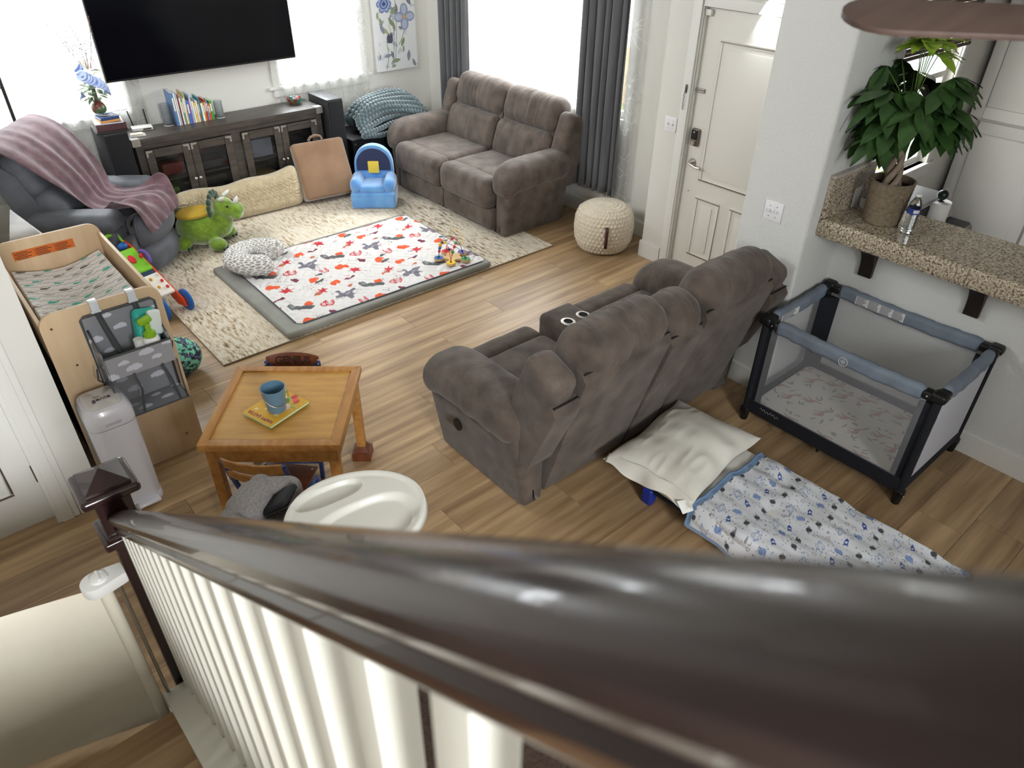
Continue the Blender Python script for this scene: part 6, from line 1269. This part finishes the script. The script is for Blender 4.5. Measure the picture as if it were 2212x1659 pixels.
# ================================================================ stairs, railing and gate
MAH = mat('mahogany gloss', '#2e1c1b', .25, '#241515', ns=3, st=(6, 6, 1), coat=.35); BALW = mat('baluster white', '#cbc9be', .45); TRD = mat('oak tread', '#8a6b4c', .45, '#a58660', ns=3, st=(.5, 7, 1), det=5, rnd=.08)
SL = .759; YN = 2.16; XR = .135
st = struct(G().mk('stairs', TRD))
for k in range(7):
    z = .19 * (k + 1); y1 = 1.975 - .2452 * k; y0 = y1 - .27
    for n_, (a, b) in enumerate(((y0, y0 + .13), (y0 + .1315, y1))): g = G(); g.box(-1.075, .045, a, b, z - .03, z); g.mk('tread', TRD, st, ang=0)
    g = G(); g.box(-1.075, .045, y1 - .03, y1 - .018, z - .19, z - .03); g.mk('riser', WHITE, st, ang=0)
g = G(); g.box(-1.075, .045, -1.6, .24, 1.30, 1.33); g.mk('low_landing', TRD, st, ang=0)  # unseen, set low so that the rear lamp reaches the gate
def slope_box(g, x0, x1, ya, yb, off0, off1):
    # a beam that follows the pitch of the stairs: z = base + SL * (2.08 - y)
    f = lambda y, o: o + SL * (2.08 - y); V = [(x, y, f(y, o)) for x in (x0, x1) for y in (ya, yb) for o in (off0, off1)]
    g.add(V, [(0, 1, 3, 2), (4, 6, 7, 5), (0, 4, 5, 1), (2, 3, 7, 6), (0, 2, 6, 4), (1, 5, 7, 3)])
g = G(); slope_box(g, .05, .235, -1.35, 2.095, -.30, .135); struct(g.mk('trim_stringer', BALW, ang=0))
g = G(); slope_box(g, .036, .245, -1.35, 2.102, .136, .170); struct(g.mk('trim_stringer_cap', BALW, bevel=.006))
nw = thing('newel_post', 'dark mahogany newel post at the foot of the stairs', 'newel post', (.137, YN, 0))
g = G(); g.box(-.046, .046, -.046, .046, 0, 1.10); g.mk('shaft', MAH, nw, bevel=.003)
g = G(); g.box(-.0535, .0535, -.0535, .0535, .99, 1.135); g.mk('neck', MAH, nw, bevel=.002)
g = G(); g.rb((0, 0, .965), (.15, .15, .035), .008, 2); g.rb((0, 0, .985), (.125, .125, .02), .006, 1); g.mk('collar', MAH, nw)
g = G(); g.rb((0, 0, 1.142), (.125, .125, .022), .008, 2); g.rb((0, 0, 1.168), (.178, .178, .036), .014, 3); g.box(-.068, .068, -.068, .068, 1.184, 1.197); g.lathe([(.0940, 1.197), (.0001, 1.236)], 4, (0, 0, 0), (0, 0, 45)); g.mk('cap', MAH, nw, ang=30)
# handrail: moulded profile swept along the pitch
prof = [(-.022, .0), (-.026, .008), (-.026, .018), (-.020, .024), (-.0205, .032), (-.031, .040), (-.0355, .050), (-.034, .060), (-.027, .068), (-.014, .0735), (0, .075), (.014, .0735), (.027, .068), (.034, .060), (.0355, .050), (.031, .040), (.0205, .032), (.020, .024), (.026, .018), (.026, .008), (.022, .0)]
hr = thing('handrail', 'dark mahogany handrail sloping across the foreground', 'handrail', (XR, 0, 0)); V = []; npf = len(prof); ysr = np.linspace(2.106, -1.3, 40); ZR = .992
for y in ysr:
    zb = ZR + SL * (2.106 - y)
    for x, h in prof: V.append((x * 1.01, y + h * .61 * 0, zb + h * 1.234))
F = [(i * npf + j, i * npf + (j + 1) % npf, (i + 1) * npf + (j + 1) % npf, (i + 1) * npf + j) for i in range(len(ysr) - 1) for j in range(npf)] + [tuple(range(npf)), tuple(range((len(ysr) - 1) * npf, len(ysr) * npf))[::-1]]
g = G(); g.add(V, F); g.mk('rail', MAH, hr, ang=28)
g = G(); g.lathe([(.0001, -.006), (.05, -.006), (.052, -.002), (.05, .0), (.0001, .0)], 28, (0, 2.107, ZR + .045), (90, 0, 0), 1, 1.15); g.mk('rosette', MAH, hr)
bals = None; k = 0; y = 2.045
while y > -1.2:
    zb, zt = .1695 + SL * (2.08 - y), ZR + SL * (2.106 - y); b = .0185
    def made(y):
        g = G(); f0 = lambda yy: .1705 + SL * (2.08 - yy); f1 = lambda yy: ZR + .004 + SL * (2.106 - yy)
        V = [(x, yy, f(yy)) for x in (-b, b) for yy in (-b + y, b + y) for f in (f0, f1)]; V = [(p[0], p[1] - y, p[2] - f0(y)) for p in V]
        g.add(V, [(0, 1, 3, 2), (4, 6, 7, 5), (0, 4, 5, 1), (2, 3, 7, 6), (0, 2, 6, 4), (1, 5, 7, 3)]); return g.mk('baluster', BALW, bevel=.0015)
    if bals is None:
        bals = made(y); o = bals
    else:
        o = bals.copy(); COL.objects.link(o)
    o.location = (XR, y, zb + .001); tag(o, 'white square baluster under the handrail, %s one up from the newel post' % (('first second third fourth fifth sixth seventh eighth ninth tenth eleventh twelfth thirteenth fourteenth fifteenth sixteenth seventeenth eighteenth nineteenth twentieth'.split() + 'twenty-first twenty-second twenty-third twenty-fourth twenty-fifth twenty-sixth twenty-seventh twenty-eighth twenty-ninth thirtieth'.split())[k]), 'baluster', 'white balusters of the stair railing')
    y -= .1165; k += 1
# retractable gate
GT = mat('cream gate mesh', '#e3dccb', .85, '#dad2bf', ns=3, bump=.15, bs=500); GW = mat('gate white plastic', '#d9d8d4', .28, coat=.3)
gt = thing('baby_gate', 'white retractable baby gate stretched across the foot of the stairs', 'gate', (0, 0, 0))
g = G(); nu, nv = 40, 30; U, V = np.meshgrid(np.linspace(0, 1, nu), np.linspace(0, 1, nv), indexing='ij'); g.grid(np.stack([.005 - 1.07 * U, 2.092 + .30 * U + .006 * np.sin(V * 7 + U * 5), .03 + (.79 + .0 * U) * V], -1)); g.mk('mesh_panel', GT, gt, ang=180, norm=False)
g = G(); g.cyl((.012, 2.085, .03), (.012, 2.085, .83), .022, n=20); g.mk('roller', GT, gt, ang=60)
g = G(); g.cyl((.056, 2.085, .02), (.056, 2.085, .84), .0065, n=10); g.mk('steel_rod', CHROME, gt)
g = G(); pr = [(-.045 + .035 * math.cos(a) if False else 0, 0) for a in (0,)]
hp = [(.088, 2.055), (.088, 2.115), (.01, 2.128)] + [(-.005 + .045 * math.cos(a), 2.083 + .045 * math.sin(a)) for a in np.linspace(PI / 2, 3 * PI / 2, 12)] + [(.01, 2.04)]
g = G(); g.prism(hp, .825, .872, 'z'); hd = g.mk('housing', GW, gt, bevel=.010, ang=50)
g = G(); g.lathe([(.001, .008), (.02, .008), (.027, .004), (.029, -.004)], 24, (.01, 2.083, .876)); g.box(.006, .014, 2.060, 2.106, .876, .890); g.mk('lock_dial', GW, hd)
g = G(); g.prism(hp, .0, .03, 'z'); g.mk('lower_bracket', GW, gt, bevel=.006)
g = G(); g.box(-1.078, -1.06, 2.36, 2.42, .02, .85); g.mk('wall_catch', GW, gt, bevel=.004)
# dark doormat seen between the balusters
dm = thing('door_mat', 'dark brown woven mat on the floor beyond the balusters', 'mat', (1.0, 1.15, 0)); g = G(); g.rb((0, 0, .006), (.7, .95, .011), .004, 1); g.mk('mat', mat('dark brown weave', '#3d2f27', .95, '#4d3d33', ns=60, bump=.5, bs=150), dm)
# ceiling fan whose one blade reaches into the picture
fn = thing('ceiling_fan', 'brown bladed ceiling fan hanging at the upper right', 'ceiling fan', (1.372, .082, 0)); BLD = mat('fan blade brown', '#4d3d36', .5, '#5a4840', ns=3, st=(1, 12, 1)); FM = mat('fan bronze', '#2a211d', .35, metal=.6)
for k in range(5):
    a = 126.9 + 72 * k; g = G(); pr = [(.13, -.05), (.13, .05)] + [(.50 + .06 * math.sin(q), .060 * math.cos(q)) for q in np.linspace(0, PI, 11)]; g.prism(pr, -.004, .004, 'z', rot=(-11, 0, 0)); g.v[0] = g.v[0] @ rotm(0, 0, a).T + np.array((0, 0, 2.65)); g.mk('blade', BLD, fn, bevel=.0025)
    g = G(); g.rb((.12, 0, 2.655), (.12, .035, .008), .003, 1); g.v[0] = g.v[0] @ rotm(0, 0, a).T; g.mk('blade_iron', FM, fn)
g = G(); g.lathe([(.001, 2.58), (.07, 2.59), (.10, 2.62), (.10, 2.70), (.06, 2.74), (.02, 2.75), (.001, 2.75)], 28); g.mk('motor', FM, fn); g = G(); g.cyl((0, 0, 2.74), (0, 0, 4.195), .014, n=10); g.mk('downrod', FM, fn)
